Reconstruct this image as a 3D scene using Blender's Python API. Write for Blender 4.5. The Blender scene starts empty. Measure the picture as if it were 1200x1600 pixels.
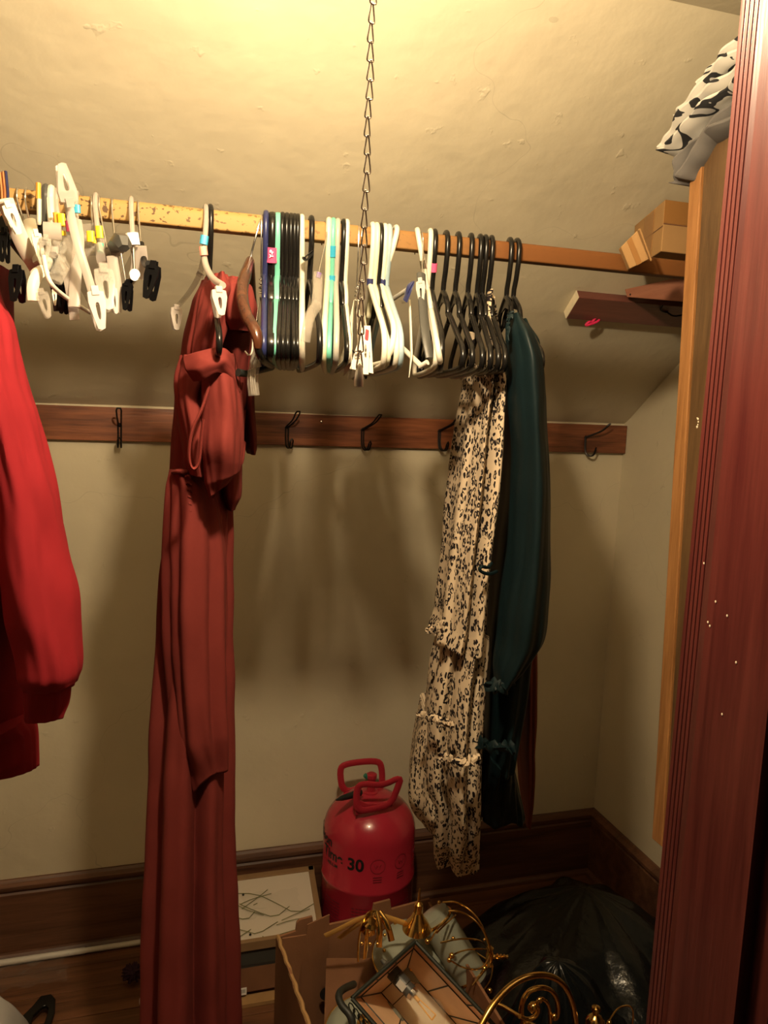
import bpy, bmesh, math, random
from mathutils import Vector, Matrix, Quaternion, noise
random.seed(7)
C = bpy.context.scene.collection
PI = math.pi
# ------------------------------------------------------------------ camera calibration
F = 1240.0
H = 1.54
def _n(v): return v / v.length
XC = _n(Vector((4100, 0, F)))
DN = Vector((-375, 9200, F)); DN.normalize(); DN = _n(DN - XC * XC.dot(DN))
YC = DN.cross(XC)
if YC[2] < 0: YC = -YC
def ray(px, py):
    v = Vector((px - 600, py - 800, F)); return Vector((v.dot(XC), v.dot(YC), -v.dot(DN)))
def W(px, py, Y):
    r = ray(px, py); r = r * (Y / r.y); return Vector((r.x, r.y, r.z + H))
def WZ(px, py, z):
    r = ray(px, py); r = r * ((z - H) / r.z); return Vector((r.x, r.y, z))
def WX(px, py, X):
    r = ray(px, py); r = r * (X / r.x); return Vector((r.x, r.y, r.z + H))
def proj(p):
    q = Vector(p) - Vector((0, 0, H)); v = XC * q.x + YC * q.y - DN * q.z
    return 600 + F * v[0] / v[2], 800 + F * v[1] / v[2], v[2]

cam = bpy.data.objects.new('camera', bpy.data.cameras.new('camera')); C.objects.link(cam)
cam.location = (0, 0, H)
# camera axes in world: image right, image up, backward
right = Vector((XC[0], YC[0], -DN[0])); down = Vector((XC[1], YC[1], -DN[1])); fwd = Vector((XC[2], YC[2], -DN[2]))
R3 = Matrix((right, -down, -fwd)).transposed()
cam.rotation_euler = R3.to_euler()
cam.data.sensor_fit = 'VERTICAL'; cam.data.sensor_height = 24; cam.data.lens = F / 1600 * 24
cam.data.clip_start = 0.02
bpy.context.scene.camera = cam
sc = bpy.context.scene
sc.view_settings.view_transform = 'Standard'; sc.view_settings.look = 'None'
sc.view_settings.gamma = 1; sc.view_settings.use_curve_mapping = False
sc.view_settings.exposure = 0.0
w = bpy.data.worlds.new('dim_room'); sc.world = w; w.use_nodes = True
w.node_tree.nodes['Background'].inputs[0].default_value = (1.0, 0.72, 0.45, 1)
w.node_tree.nodes['Background'].inputs[1].default_value = 0.02
LAMP = Vector((0.178, 0.72, 2.01))
ld = bpy.data.lights.new('bulb_light', 'POINT'); ld.energy = 52; ld.color = (1.0, 0.775, 0.49); ld.shadow_soft_size = 0.03
lo = bpy.data.objects.new('bulb_light', ld); lo.location = LAMP; C.objects.link(lo)

# ------------------------------------------------------------------ materials
def mat(name, col, rough=0.5, metal=0, spec=0.5, trans=0, ior=1.45, bump=None, var=None, coat=0, sheen=0, alpha=1, sss=0):
    m = bpy.data.materials.new(name); m.use_nodes = True; nt = m.node_tree; b = nt.nodes['Principled BSDF']
    b.inputs['Base Color'].default_value = (*col, 1); b.inputs['Roughness'].default_value = rough
    b.inputs['Metallic'].default_value = metal; b.inputs['Specular IOR Level'].default_value = spec
    b.inputs['Transmission Weight'].default_value = trans; b.inputs['IOR'].default_value = ior
    b.inputs['Coat Weight'].default_value = coat; b.inputs['Sheen Weight'].default_value = sheen
    b.inputs['Alpha'].default_value = alpha
    tc = nt.nodes.new('ShaderNodeTexCoord')
    if var:   # (scale, amount)
        n = nt.nodes.new('ShaderNodeTexNoise'); n.inputs['Scale'].default_value = var[0]; n.inputs['Detail'].default_value = 5
        nt.links.new(tc.outputs['Object'], n.inputs['Vector'])
        mr = nt.nodes.new('ShaderNodeMapRange'); mr.inputs[1].default_value = .3; mr.inputs[2].default_value = .7
        mr.inputs[3].default_value = 1 - var[1]; mr.inputs[4].default_value = 1 + var[1]
        nt.links.new(n.outputs['Fac'], mr.inputs[0])
        mx = nt.nodes.new('ShaderNodeVectorMath'); mx.operation = 'SCALE'; mx.inputs[0].default_value = col
        nt.links.new(mr.outputs[0], mx.inputs['Scale']); nt.links.new(mx.outputs[0], b.inputs['Base Color'])
    if bump:  # (scale, strength, dist)
        n = nt.nodes.new('ShaderNodeTexNoise'); n.inputs['Scale'].default_value = bump[0]; n.inputs['Detail'].default_value = 4
        nt.links.new(tc.outputs['Object'], n.inputs['Vector'])
        bp = nt.nodes.new('ShaderNodeBump'); bp.inputs['Strength'].default_value = bump[1]; bp.inputs['Distance'].default_value = bump[2]
        nt.links.new(n.outputs['Fac'], bp.inputs['Height']); nt.links.new(bp.outputs[0], b.inputs['Normal'])
    return m
def wood(name, c1, c2, axis=0, scale=14, rough=0.45, stretch=14, spec=0.5, bump=0.15):
    m = bpy.data.materials.new(name); m.use_nodes = True; nt = m.node_tree; b = nt.nodes['Principled BSDF']
    tc = nt.nodes.new('ShaderNodeTexCoord'); mp = nt.nodes.new('ShaderNodeMapping')
    s = [scale] * 3; s[axis] = scale / stretch; mp.inputs['Scale'].default_value = s
    nt.links.new(tc.outputs['Object'], mp.inputs[0])
    n = nt.nodes.new('ShaderNodeTexNoise'); n.inputs['Scale'].default_value = 1.6; n.inputs['Detail'].default_value = 6; n.inputs['Distortion'].default_value = .6
    nt.links.new(mp.outputs[0], n.inputs['Vector'])
    n2 = nt.nodes.new('ShaderNodeTexNoise'); n2.inputs['Scale'].default_value = 12; n2.inputs['Detail'].default_value = 3
    nt.links.new(mp.outputs[0], n2.inputs['Vector'])
    ad = nt.nodes.new('ShaderNodeMath'); ad.operation = 'MULTIPLY_ADD'; ad.inputs[1].default_value = .35
    nt.links.new(n2.outputs['Fac'], ad.inputs[0]); nt.links.new(n.outputs['Fac'], ad.inputs[2])
    cr = nt.nodes.new('ShaderNodeValToRGB'); cr.color_ramp.elements[0].position = .5; cr.color_ramp.elements[1].position = .82
    cr.color_ramp.elements[0].color = (*c1, 1); cr.color_ramp.elements[1].color = (*c2, 1)
    nt.links.new(ad.outputs[0], cr.inputs[0]); nt.links.new(cr.outputs[0], b.inputs['Base Color'])
    b.inputs['Roughness'].default_value = rough; b.inputs['Specular IOR Level'].default_value = spec
    bp = nt.nodes.new('ShaderNodeBump'); bp.inputs['Strength'].default_value = bump; bp.inputs['Distance'].default_value = .002
    nt.links.new(n2.outputs['Fac'], bp.inputs['Height']); nt.links.new(bp.outputs[0], b.inputs['Normal'])
    return m
def plaster(name, col):
    m = bpy.data.materials.new(name); m.use_nodes = True; nt = m.node_tree; b = nt.nodes['Principled BSDF']
    L = nt.links
    tc = nt.nodes.new('ShaderNodeTexCoord')
    n = nt.nodes.new('ShaderNodeTexNoise'); n.inputs['Scale'].default_value = 2.2; n.inputs['Detail'].default_value = 8
    L.new(tc.outputs['Object'], n.inputs['Vector'])
    cr = nt.nodes.new('ShaderNodeValToRGB'); cr.color_ramp.elements[0].position = .3; cr.color_ramp.elements[1].position = .7
    cr.color_ramp.elements[0].color = (*[c * .88 for c in col], 1); cr.color_ramp.elements[1].color = (*[min(1, c * 1.08) for c in col], 1)
    L.new(n.outputs['Fac'], cr.inputs[0])
    # hairline cracks
    v = nt.nodes.new('ShaderNodeTexVoronoi'); v.feature = 'DISTANCE_TO_EDGE'; v.inputs['Scale'].default_value = .75
    nd = nt.nodes.new('ShaderNodeTexNoise'); nd.inputs['Scale'].default_value = 5; L.new(tc.outputs['Object'], nd.inputs['Vector'])
    va = nt.nodes.new('ShaderNodeVectorMath'); va.operation = 'MULTIPLY_ADD'; va.inputs[1].default_value = (.35, .35, .35)
    L.new(nd.outputs['Color'], va.inputs[0]); L.new(tc.outputs['Object'], va.inputs[2]); L.new(va.outputs[0], v.inputs['Vector'])
    lt = nt.nodes.new('ShaderNodeMath'); lt.operation = 'LESS_THAN'; lt.inputs[1].default_value = .0005
    L.new(v.outputs['Distance'], lt.inputs[0])
    mx = nt.nodes.new('ShaderNodeMix'); mx.data_type = 'RGBA'; mx.inputs[7].default_value = (*[c * .45 for c in col], 1)
    ml = nt.nodes.new('ShaderNodeMath'); ml.operation = 'MULTIPLY'; ml.inputs[1].default_value = .3
    L.new(lt.outputs[0], ml.inputs[0]); L.new(ml.outputs[0], mx.inputs[0]); L.new(cr.outputs[0], mx.inputs[6]); L.new(mx.outputs[2], b.inputs['Base Color'])
    b.inputs['Roughness'].default_value = .62; b.inputs['Specular IOR Level'].default_value = .35
    n1 = nt.nodes.new('ShaderNodeTexNoise'); n1.inputs['Scale'].default_value = 26; n1.inputs['Detail'].default_value = 3
    n3 = nt.nodes.new('ShaderNodeTexNoise'); n3.inputs['Scale'].default_value = 6; n3.inputs['Detail'].default_value = 3
    for q in (n1, n3): L.new(tc.outputs['Object'], q.inputs['Vector'])
    # little raised nibs
    pw = nt.nodes.new('ShaderNodeMapRange'); pw.inputs[1].default_value = .68; pw.inputs[2].default_value = .74; L.new(n1.outputs['Fac'], pw.inputs[0])
    s1 = nt.nodes.new('ShaderNodeMath'); s1.operation = 'MULTIPLY_ADD'; s1.inputs[1].default_value = .12; L.new(pw.outputs[0], s1.inputs[0])
    s2 = nt.nodes.new('ShaderNodeMath'); s2.operation = 'MULTIPLY_ADD'; s2.inputs[1].default_value = .25; L.new(n1.outputs['Fac'], s2.inputs[0]); L.new(n3.outputs['Fac'], s2.inputs[2])
    L.new(s2.outputs[0], s1.inputs[2])
    bp = nt.nodes.new('ShaderNodeBump'); bp.inputs['Strength'].default_value = .5; bp.inputs['Distance'].default_value = .012
    L.new(s1.outputs[0], bp.inputs['Height']); L.new(bp.outputs[0], b.inputs['Normal'])
    return m
def cloth(name, col, weave=900, sheen=.0, rough=.85, var=.06):
    return mat(name, col, rough, spec=.2, sheen=sheen, bump=(weave, .12, .001), var=(14, var))
def leopard(name):
    m = bpy.data.materials.new(name); m.use_nodes = True; nt = m.node_tree; b = nt.nodes['Principled BSDF']; L = nt.links
    uv = nt.nodes.new('ShaderNodeUVMap'); uv.uv_map = 'UVMap'
    nd = nt.nodes.new('ShaderNodeTexNoise'); nd.inputs['Scale'].default_value = 90; nd.inputs['Detail'].default_value = 1; L.new(uv.outputs[0], nd.inputs['Vector'])
    va = nt.nodes.new('ShaderNodeVectorMath'); va.operation = 'MULTIPLY_ADD'; va.inputs[1].default_value = (.009, .009, 0); L.new(nd.outputs['Color'], va.inputs[0]); L.new(uv.outputs[0], va.inputs[2])
    mp = nt.nodes.new('ShaderNodeMapping'); mp.inputs['Scale'].default_value = (1.15, .8, 1); L.new(va.outputs[0], mp.inputs[0])
    v = nt.nodes.new('ShaderNodeTexVoronoi'); v.inputs['Scale'].default_value = 100; v.inputs['Randomness'].default_value = .75; L.new(mp.outputs[0], v.inputs['Vector'])
    cr = nt.nodes.new('ShaderNodeValToRGB'); r = cr.color_ramp; r.interpolation = 'CONSTANT'
    r.elements[0].position = 0; r.elements[0].color = (.25, .25, .25, 1); r.elements[1].position = .24; r.elements[1].color = (1, 1, 1, 1)
    e = r.elements.new(.50); e.color = (0, 0, 0, 1)
    L.new(v.outputs['Distance'], cr.inputs[0])
    n2 = nt.nodes.new('ShaderNodeTexNoise'); n2.inputs['Scale'].default_value = 110; n2.inputs['Detail'].default_value = 0; L.new(uv.outputs[0], n2.inputs['Vector'])
    g = nt.nodes.new('ShaderNodeMath'); g.operation = 'GREATER_THAN'; g.inputs[1].default_value = .33; L.new(n2.outputs['Fac'], g.inputs[0])
    ml = nt.nodes.new('ShaderNodeMath'); ml.operation = 'MULTIPLY'; L.new(cr.outputs[0], ml.inputs[0]); L.new(g.outputs[0], ml.inputs[1])
    mx = nt.nodes.new('ShaderNodeMix'); mx.data_type = 'RGBA'; mx.inputs[6].default_value = (.50, .40, .285, 1); mx.inputs[7].default_value = (.012, .009, .010, 1)
    L.new(ml.outputs[0], mx.inputs[0]); L.new(mx.outputs[2], b.inputs['Base Color']); b.inputs['Roughness'].default_value = .85; b.inputs['Specular IOR Level'].default_value = .15
    return m
def leafprint(name):
    m = bpy.data.materials.new(name); m.use_nodes = True; nt = m.node_tree; b = nt.nodes['Principled BSDF']; L = nt.links
    tc = nt.nodes.new('ShaderNodeTexCoord')
    mp = nt.nodes.new('ShaderNodeMapping'); mp.inputs['Scale'].default_value = (9, 9, 22); mp.inputs['Rotation'].default_value = (.6, 0, .3); L.new(tc.outputs['Object'], mp.inputs[0])
    n = nt.nodes.new('ShaderNodeTexNoise'); n.inputs['Scale'].default_value = 1.5; n.inputs['Detail'].default_value = .6; n.inputs['Distortion'].default_value = 1.8; L.new(mp.outputs[0], n.inputs['Vector'])
    cr = nt.nodes.new('ShaderNodeValToRGB'); r = cr.color_ramp; r.interpolation = 'CONSTANT'
    r.elements[0].color = (.50, .48, .44, 1); r.elements[1].position = .525; r.elements[1].color = (.012, .012, .014, 1); e = r.elements.new(.64); e.color = (.35, .34, .33, 1)
    L.new(n.outputs['Fac'], cr.inputs[0]); L.new(cr.outputs[0], b.inputs['Base Color']); b.inputs['Roughness'].default_value = .8
    return m
def speckle(name, col, dark, mid):
    m = bpy.data.materials.new(name); m.use_nodes = True; nt = m.node_tree; b = nt.nodes['Principled BSDF']; L = nt.links
    tc = nt.nodes.new('ShaderNodeTexCoord')
    mp = nt.nodes.new('ShaderNodeMapping'); mp.inputs['Scale'].default_value = (1, 1, 1.4); L.new(tc.outputs['Object'], mp.inputs[0])
    n = nt.nodes.new('ShaderNodeTexNoise'); n.inputs['Scale'].default_value = 95; n.inputs['Detail'].default_value = 3; L.new(mp.outputs[0], n.inputs['Vector'])
    n2 = nt.nodes.new('ShaderNodeTexNoise'); n2.inputs['Scale'].default_value = 7; n2.inputs['Detail'].default_value = 4; L.new(tc.outputs['Object'], n2.inputs['Vector'])
    ad = nt.nodes.new('ShaderNodeMath'); ad.operation = 'MULTIPLY_ADD'; ad.inputs[1].default_value = .22; L.new(n2.outputs['Fac'], ad.inputs[0]); L.new(n.outputs['Fac'], ad.inputs[2])
    # fewer specks toward the right (worn left half)
    cr = nt.nodes.new('ShaderNodeValToRGB'); r = cr.color_ramp
    r.elements[0].position = .685; r.elements[0].color = (0, 0, 0, 1); r.elements[1].position = .72; r.elements[1].color = (1, 1, 1, 1)
    L.new(ad.outputs[0], cr.inputs[0])
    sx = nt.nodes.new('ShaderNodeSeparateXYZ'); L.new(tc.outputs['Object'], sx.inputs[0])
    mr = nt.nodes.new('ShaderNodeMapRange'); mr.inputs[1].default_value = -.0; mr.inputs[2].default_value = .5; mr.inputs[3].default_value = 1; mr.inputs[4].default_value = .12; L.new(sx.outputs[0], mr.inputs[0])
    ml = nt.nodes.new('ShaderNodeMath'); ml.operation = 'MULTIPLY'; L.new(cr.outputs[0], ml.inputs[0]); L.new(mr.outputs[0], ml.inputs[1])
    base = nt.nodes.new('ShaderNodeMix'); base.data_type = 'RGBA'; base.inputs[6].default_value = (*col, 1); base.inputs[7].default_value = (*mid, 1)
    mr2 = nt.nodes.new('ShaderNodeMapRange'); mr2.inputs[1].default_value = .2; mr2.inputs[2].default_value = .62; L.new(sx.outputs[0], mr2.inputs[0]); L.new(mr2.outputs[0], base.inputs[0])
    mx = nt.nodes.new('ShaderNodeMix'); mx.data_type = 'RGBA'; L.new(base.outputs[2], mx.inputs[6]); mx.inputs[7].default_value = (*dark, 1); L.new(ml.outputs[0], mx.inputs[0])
    L.new(mx.outputs[2], b.inputs['Base Color']); b.inputs['Roughness'].default_value = .6; b.inputs['Specular IOR Level'].default_value = .25
    return m
M = {}
M['plaster'] = plaster('tan_plaster', (.56, .50, .365))
M['rail'] = wood('rail_wood', (.075, .021, .009), (.27, .092, .038), 0, 16, .38)
M['base'] = wood('baseboard_wood', (.055, .022, .012), (.14, .06, .03), 0, 14, .5)
M['jamb'] = wood('jamb_wood', (.050, .0075, .0075), (.095, .020, .016), 2, 22, .24, 18)
bj = M['jamb'].node_tree.nodes['Principled BSDF']; bj.inputs['Coat Weight'].default_value = .4; bj.inputs['Coat Roughness'].default_value = .38
M['oak'] = wood('oak_edge', (.22, .095, .030), (.34, .16, .055), 2, 60, .45, 20)
M['veneer'] = wood('dark_veneer', (.065, .036, .017), (.12, .068, .030), 2, 22, .35, 12)
M['floor'] = wood('floor_wood', (.07, .028, .012), (.17, .07, .03), 0, 18, .45, 16)
M['brace'] = wood('brace_wood', (.26, .10, .06), (.34, .14, .085), 1, 16, .6, 10)
M['darkrail'] = wood('dark_rail_wood', (.10, .035, .028), (.16, .055, .04), 0, 20, .4, 14)
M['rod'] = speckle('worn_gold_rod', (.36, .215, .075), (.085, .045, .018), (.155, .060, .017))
M['endgrain'] = mat('lit_end', (.70, .62, .45), .6, var=(30, .1))  # pale tone holds the lamplight on the rail's cut end
M['iron'] = mat('black_iron', (.015, .012, .012), .4, metal=.6)
M['steel'] = mat('steel', (.62, .60, .56), .25, metal=1)
M['chainsteel'] = mat('zinc_chain', (.62, .58, .52), .4, metal=.6)
M['black'] = mat('black_plastic', (.006, .0055, .005), .25, spec=.35)
M['white'] = mat('white_plastic', (.66, .62, .52), .35)
M['cream'] = mat('cream_plastic', (.64, .62, .44), .35)
M['mint'] = mat('mint_plastic', (.13, .44, .34), .35)
M['blue'] = mat('pale_blue_plastic', (.28, .38, .43), .35)
M['grey'] = mat('silver_grey_plastic', (.36, .34, .30), .3)
M['navy'] = mat('navy_plastic', (.02, .025, .09), .3)
M['clear'] = mat('clear_plastic', (.44, .40, .34), .22, trans=.3, spec=.45, ior=1.3, alpha=.36)
M['frost'] = mat('frosted_plastic', (.52, .46, .41), .36, trans=.1, spec=.4, alpha=.62)
M['tagyellow'] = mat('yellow_tag', (.85, .58, .02), .4)
M['tagorange'] = mat('orange_tag', (.85, .35, .05), .4)
M['tagblue'] = mat('blue_tag', (.03, .30, .48), .4)
M['taggreen'] = mat('green_tag', (.08, .50, .33), .4)
M['tagpink'] = mat('pink_tag', (.72, .09, .22), .4)
M['tagsalmon'] = mat('salmon_tag', (.85, .28, .22), .4)
M['tagmaroon'] = mat('maroon_tag', (.22, .02, .05), .4)
M['tagwhite'] = mat('white_tag', (.9, .88, .84), .4)
M['purple'] = mat('purple_band', (.12, .06, .25), .4)
M['ink'] = mat('black_ink', (.01, .01, .01), .5)
M['red'] = cloth('red_fleece', (.25, .013, .019), 500, .0)
M['darkred'] = cloth('dark_red_cloth', (.10, .006, .010), 500)
M['burg'] = cloth('rust_rose_crepe', (.155, .024, .020), 700, .0)
M['rust'] = cloth('brown_rust_cloth', (.15, .04, .024), 700)
M['teal'] = cloth('dark_teal_satin', (.0036, .0105, .0125), 700, .0, .5)
M['leopard'] = leopard('leopard_print')
M['sheet'] = leafprint('leaf_print_sheet')
M['greycloth'] = cloth('grey_sheet', (.12, .112, .108), 700)
M['whitecloth'] = cloth('white_sheet', (.42, .41, .40), 700)
M['card'] = mat('cardboard', (.22, .105, .055), .85, spec=.1, bump=(240, .15, .002), var=(12, .10))
M['cardlight'] = mat('light_cardboard', (.34, .20, .085), .8, spec=.15, var=(14, .07), bump=(200, .1, .002))
M['tape'] = mat('brown_tape', (.27, .13, .04), .3, spec=.5)
M['tank'] = mat('tank_red', (.38, .020, .040), .26, coat=.3)
M['handle'] = mat('tank_handle_red', (.36, .02, .034), .35)
M['blackclip'] = mat('black_clip_plastic', (.004, .004, .0045), .35, spec=.15)
M['rubber'] = mat('black_rubber', (.012, .014, .012), .5)
M['green'] = mat('green_valve', (.02, .16, .11), .5)
M['bag'] = mat('black_bag', (.006, .008, .009), .24, spec=.5, bump=(22, .5, .01))
M['brass'] = mat('polished_brass', (.80, .50, .16), .16, metal=1)
M['goldfilm'] = mat('gold_film', (.75, .45, .13), .15, trans=.5, ior=1.3)
M['came'] = mat('lead_came', (.018, .022, .017), .45, metal=.3)
M['glassA'] = mat('amber_slag_glass', (.86, .58, .36), .35, trans=.15, var=(9, .16))
M['glassB'] = mat('amber_brown_glass', (.62, .33, .17), .35, trans=.1, var=(9, .2))
M['glassC'] = mat('cream_slag_glass', (.92, .78, .56), .3, trans=.15, var=(9, .1))
M['opal'] = mat('opal_glass', (.30, .32, .26), .15, trans=.1)
M['bulb'] = mat('clear_bulb_glass', (.6, .55, .45), .03, spec=1.0, alpha=.16)
M['filament'] = mat('amber_filament', (.85, .45, .08), .4)
M['socket'] = mat('bakelite_socket', (.055, .055, .050), .4)
M['pipe'] = mat('white_pipe', (.55, .52, .47), .4)
M['canvas'] = mat('white_panel', (.56, .50, .42), .8)
M['frame'] = mat('tray_frame', (.24, .145, .07), .6, var=(20, .08))
M['stem'] = mat('green_stem', (.13, .14, .04), .6)
M['thinfilm'] = mat('thin_clear_film', (.5, .5, .45), .08, spec=1.0, alpha=.06)
M['film'] = mat('clear_film', (.6, .6, .55), .12, trans=.3, ior=1.15, alpha=.14)
M['pinkband'] = mat('pink_hair_tie', (.62, .02, .10), .6)
M['woodhanger'] = wood('red_wood_hanger', (.030, .009, .005), (.075, .024, .010), 2, 30, .22, 8)
M['brownstripe'] = wood('striped_wood', (.38, .14, .05), (.60, .27, .11), 2, 60, .4, 20)
M['fluff'] = cloth('purple_fluff', (.045, .02, .035), 300)
M['paint'] = mat('chipped_plaster', (.75, .66, .5), .7)
M['paper'] = mat('paper_cape', (.72, .64, .52), .7)
M['redink'] = mat('red_ink', (.6, .02, .03), .6)
M['tankink'] = mat('faded_print', (.16, .01, .018), .5)

# ------------------------------------------------------------------ mesh builders
class MB:
    def __init__(s): s.v = []; s.f = []; s.uv = None
    def add(s, vs, fs):
        o = len(s.v); s.v += [Vector(p) for p in vs]; s.f += [tuple(i + o for i in f) for f in fs]; return s
    def box(s, c, size, m=None):
        x, y, z = [q / 2 for q in size]; c = Vector(c)
        vs = [Vector((a * x, b * y, d * z)) for a in (-1, 1) for b in (-1, 1) for d in (-1, 1)]
        if m is not None: vs = [m @ p for p in vs]
        return s.add([c + p for p in vs], [(0, 1, 3, 2), (4, 6, 7, 5), (0, 4, 5, 1), (2, 3, 7, 6), (0, 2, 6, 4), (1, 5, 7, 3)])
    def hexa(s, p):  # 8 pts: bottom 4 ccw, top 4 ccw
        return s.add(p, [(3, 2, 1, 0), (4, 5, 6, 7), (0, 1, 5, 4), (1, 2, 6, 5), (2, 3, 7, 6), (3, 0, 4, 7)])
    def prism(s, poly, off):
        n = len(poly); off = Vector(off); P = [Vector(p) for p in poly]
        fs = [tuple(range(n))[::-1], tuple(range(n, 2 * n))] + [(i, (i + 1) % n, n + (i + 1) % n, n + i) for i in range(n)]
        return s.add(P + [p + off for p in P], fs)
    def ringprism(s, outer, inner, off):
        n = len(outer); off = Vector(off); O = [Vector(p) for p in outer]; I = [Vector(p) for p in inner]
        vs = O + I + [p + off for p in O] + [p + off for p in I]; fs = []
        for i in range(n):
            j = (i + 1) % n
            fs += [(i, j, n + j, n + i), (2 * n + i, 3 * n + i, 3 * n + j, 2 * n + j), (i, 2 * n + i, 2 * n + j, j), (n + i, n + j, 3 * n + j, 3 * n + i)]
        return s.add(vs, fs)
    def tube(s, path, r, n=8, closed=False, flat=None, up=None):
        P = [Vector(p) for p in path]; k = len(P)
        if not hasattr(r, '__len__'): r = [r] * k
        T = []
        for i in range(k):
            a = P[(i - 1) % k] if closed or i > 0 else P[i]; b = P[(i + 1) % k] if closed or i < k - 1 else P[i]
            t = b - a; T.append(t.normalized() if t.length > 1e-9 else Vector((0, 0, 1)))
        u = Vector(up) if up else (Vector((0, 1, 0)) if abs(T[0].y) < .9 else Vector((1, 0, 0)))
        vs = []
        for i in range(k):
            u = (u - T[i] * u.dot(T[i])).normalized(); w_ = T[i].cross(u)
            fu, fw = flat if flat else (1, 1)
            for j in range(n):
                a = 2 * PI * j / n; vs.append(P[i] + (u * math.cos(a) * fu + w_ * math.sin(a) * fw) * r[i])
        fs = []
        for i in range(k if closed else k - 1):
            for j in range(n):
                a = i * n + j; b = i * n + (j + 1) % n; c = ((i + 1) % k) * n + (j + 1) % n; d = ((i + 1) % k) * n + j
                fs.append((a, b, c, d))
        if not closed: fs += [tuple(range(n))[::-1], tuple(range((k - 1) * n, k * n))]
        return s.add(vs, fs)
    def lathe(s, prof, c=(0, 0, 0), axis=(0, 0, 1), n=32):
        ax = Vector(axis).normalized(); q = Vector((0, 0, 1)).rotation_difference(ax); c = Vector(c); vs = []; k = len(prof)
        for (r, z) in prof:
            for j in range(n):
                a = 2 * PI * j / n; vs.append(c + q @ Vector((max(r, 1e-5) * math.cos(a), max(r, 1e-5) * math.sin(a), z)))
        fs = [(i * n + j, i * n + (j + 1) % n, (i + 1) * n + (j + 1) % n, (i + 1) * n + j) for i in range(k - 1) for j in range(n)]
        fs += [tuple(range(n))[::-1], tuple(range((k - 1) * n, k * n))]
        return s.add(vs, fs)
    def sphere(s, c, r, n=16, sc=(1, 1, 1)):
        prof = [(math.sin(PI * i / (n // 2)), -math.cos(PI * i / (n // 2))) for i in range(n // 2 + 1)]
        t = MB().lathe([(a * r, b * r) for a, b in prof], (0, 0, 0), (0, 0, 1), n)
        return s.add([Vector(c) + Vector((p.x * sc[0], p.y * sc[1], p.z * sc[2])) for p in t.v], t.f)
    def mesh(s, name, smooth=True):
        me = bpy.data.meshes.new(name); me.from_pydata([tuple(p) for p in s.v], [], s.f)
        if s.uv:
            l = me.uv_layers.new(name='UVMap')
            for lp in me.loops: l.data[lp.index].uv = s.uv[lp.vertex_index]
        bm = bmesh.new(); bm.from_mesh(me); bmesh.ops.recalc_face_normals(bm, faces=bm.faces); bm.to_mesh(me); bm.free()
        if smooth:
            for p in me.polygons: p.use_smooth = True
            try: me.set_sharp_from_angle(angle=math.radians(38))
            except Exception: pass
        return me
def chaikin(P, it=2, closed=False):
    P = [Vector(p) for p in P]
    for _ in range(it):
        Q = [] if closed else [P[0]]
        k = len(P)
        for i in range(k if closed else k - 1):
            a = P[i]; b = P[(i + 1) % k]; Q += [a.lerp(b, .25), a.lerp(b, .75)]
        if not closed: Q.append(P[-1])
        P = Q
    return P
def obj(name, mb, m, parent=None, smooth=True, rel=True, bevel=0, solid=0, sub=0):
    me = mb if isinstance(mb, bpy.types.Mesh) else mb.mesh(name, smooth)
    if m is not None and not me.materials: me.materials.append(m)
    o = bpy.data.objects.new(name, me); C.objects.link(o)
    if parent:
        o.parent = parent
        if rel:   # the mesh is in world coordinates
            base = Vector(parent.location)
            p = parent.parent
            while p: base += Vector(p.location); p = p.parent
            o.location = -base
    if bevel:
        b = o.modifiers.new('bevel', 'BEVEL'); b.width = bevel; b.segments = 2; b.limit_method = 'ANGLE'
    if solid:
        b = o.modifiers.new('solid', 'SOLIDIFY'); b.thickness = solid; b.offset = 0
    if sub:
        b = o.modifiers.new('sub', 'SUBSURF'); b.levels = sub; b.render_levels = sub
    return o
def thing(name, label, cat, loc=(0, 0, 0), group=None, rot=None):
    o = bpy.data.objects.new(name, None); C.objects.link(o); o.location = loc; o.empty_display_size = .02
    if rot: o.rotation_euler = rot
    o['label'] = label; o['category'] = cat
    if group: o['group'] = group
    return o
def tag(o, label, cat, group=None):
    o['label'] = label; o['category'] = cat
    if group: o['group'] = group
    return o
def struct(name, mb, m, **k):
    o = obj(name, mb, m, **k); o['kind'] = 'structure'; return o
def dup(root, loc, rot, label, group=None):
    r = root.copy(); C.objects.link(r); r.location = loc; r.rotation_euler = rot; r['label'] = label
    if 'group' in r: del r['group']
    if group: r['group'] = group
    for ch in list(root.children):
        c = ch.copy(); C.objects.link(c); c.parent = r
        for g in list(ch.children):
            d = g.copy(); C.objects.link(d); d.parent = c
    return r
def text_mb(txt, size, place, bold=False, thick=.0004, spacing=1.0):
    cu = bpy.data.curves.new('t', 'FONT'); cu.body = txt; cu.size = size; cu.extrude = 0; cu.align_x = 'CENTER'; cu.align_y = 'CENTER'
    cu.space_character = spacing
    if bold: cu.offset = size * .03
    o = bpy.data.objects.new('t', cu); C.objects.link(o); dg = bpy.context.evaluated_depsgraph_get()
    me = bpy.data.meshes.new_from_object(o.evaluated_get(dg)); bpy.data.objects.remove(o)
    b = MB(); b.add([place(v.co.x, v.co.y) for v in me.vertices], [tuple(p.vertices) for p in me.polygons]); bpy.data.meshes.remove(me)
    return b

# ------------------------------------------------------------------ the room
D = 2.2; XR = 1.456; XL = -1.35; YF = 0.585; ZS = H - .035; SL = .76; YT = 1.244; ZT = ZS + SL * (D - YT)
def zslope(y): return ZS + SL * (D - y)
mb = MB(); mb.box(((XL + XR) / 2, D + .04, ZS / 2), (XR - XL + .16, .08, ZS)); struct('wall_back', mb, M['plaster'])
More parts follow.
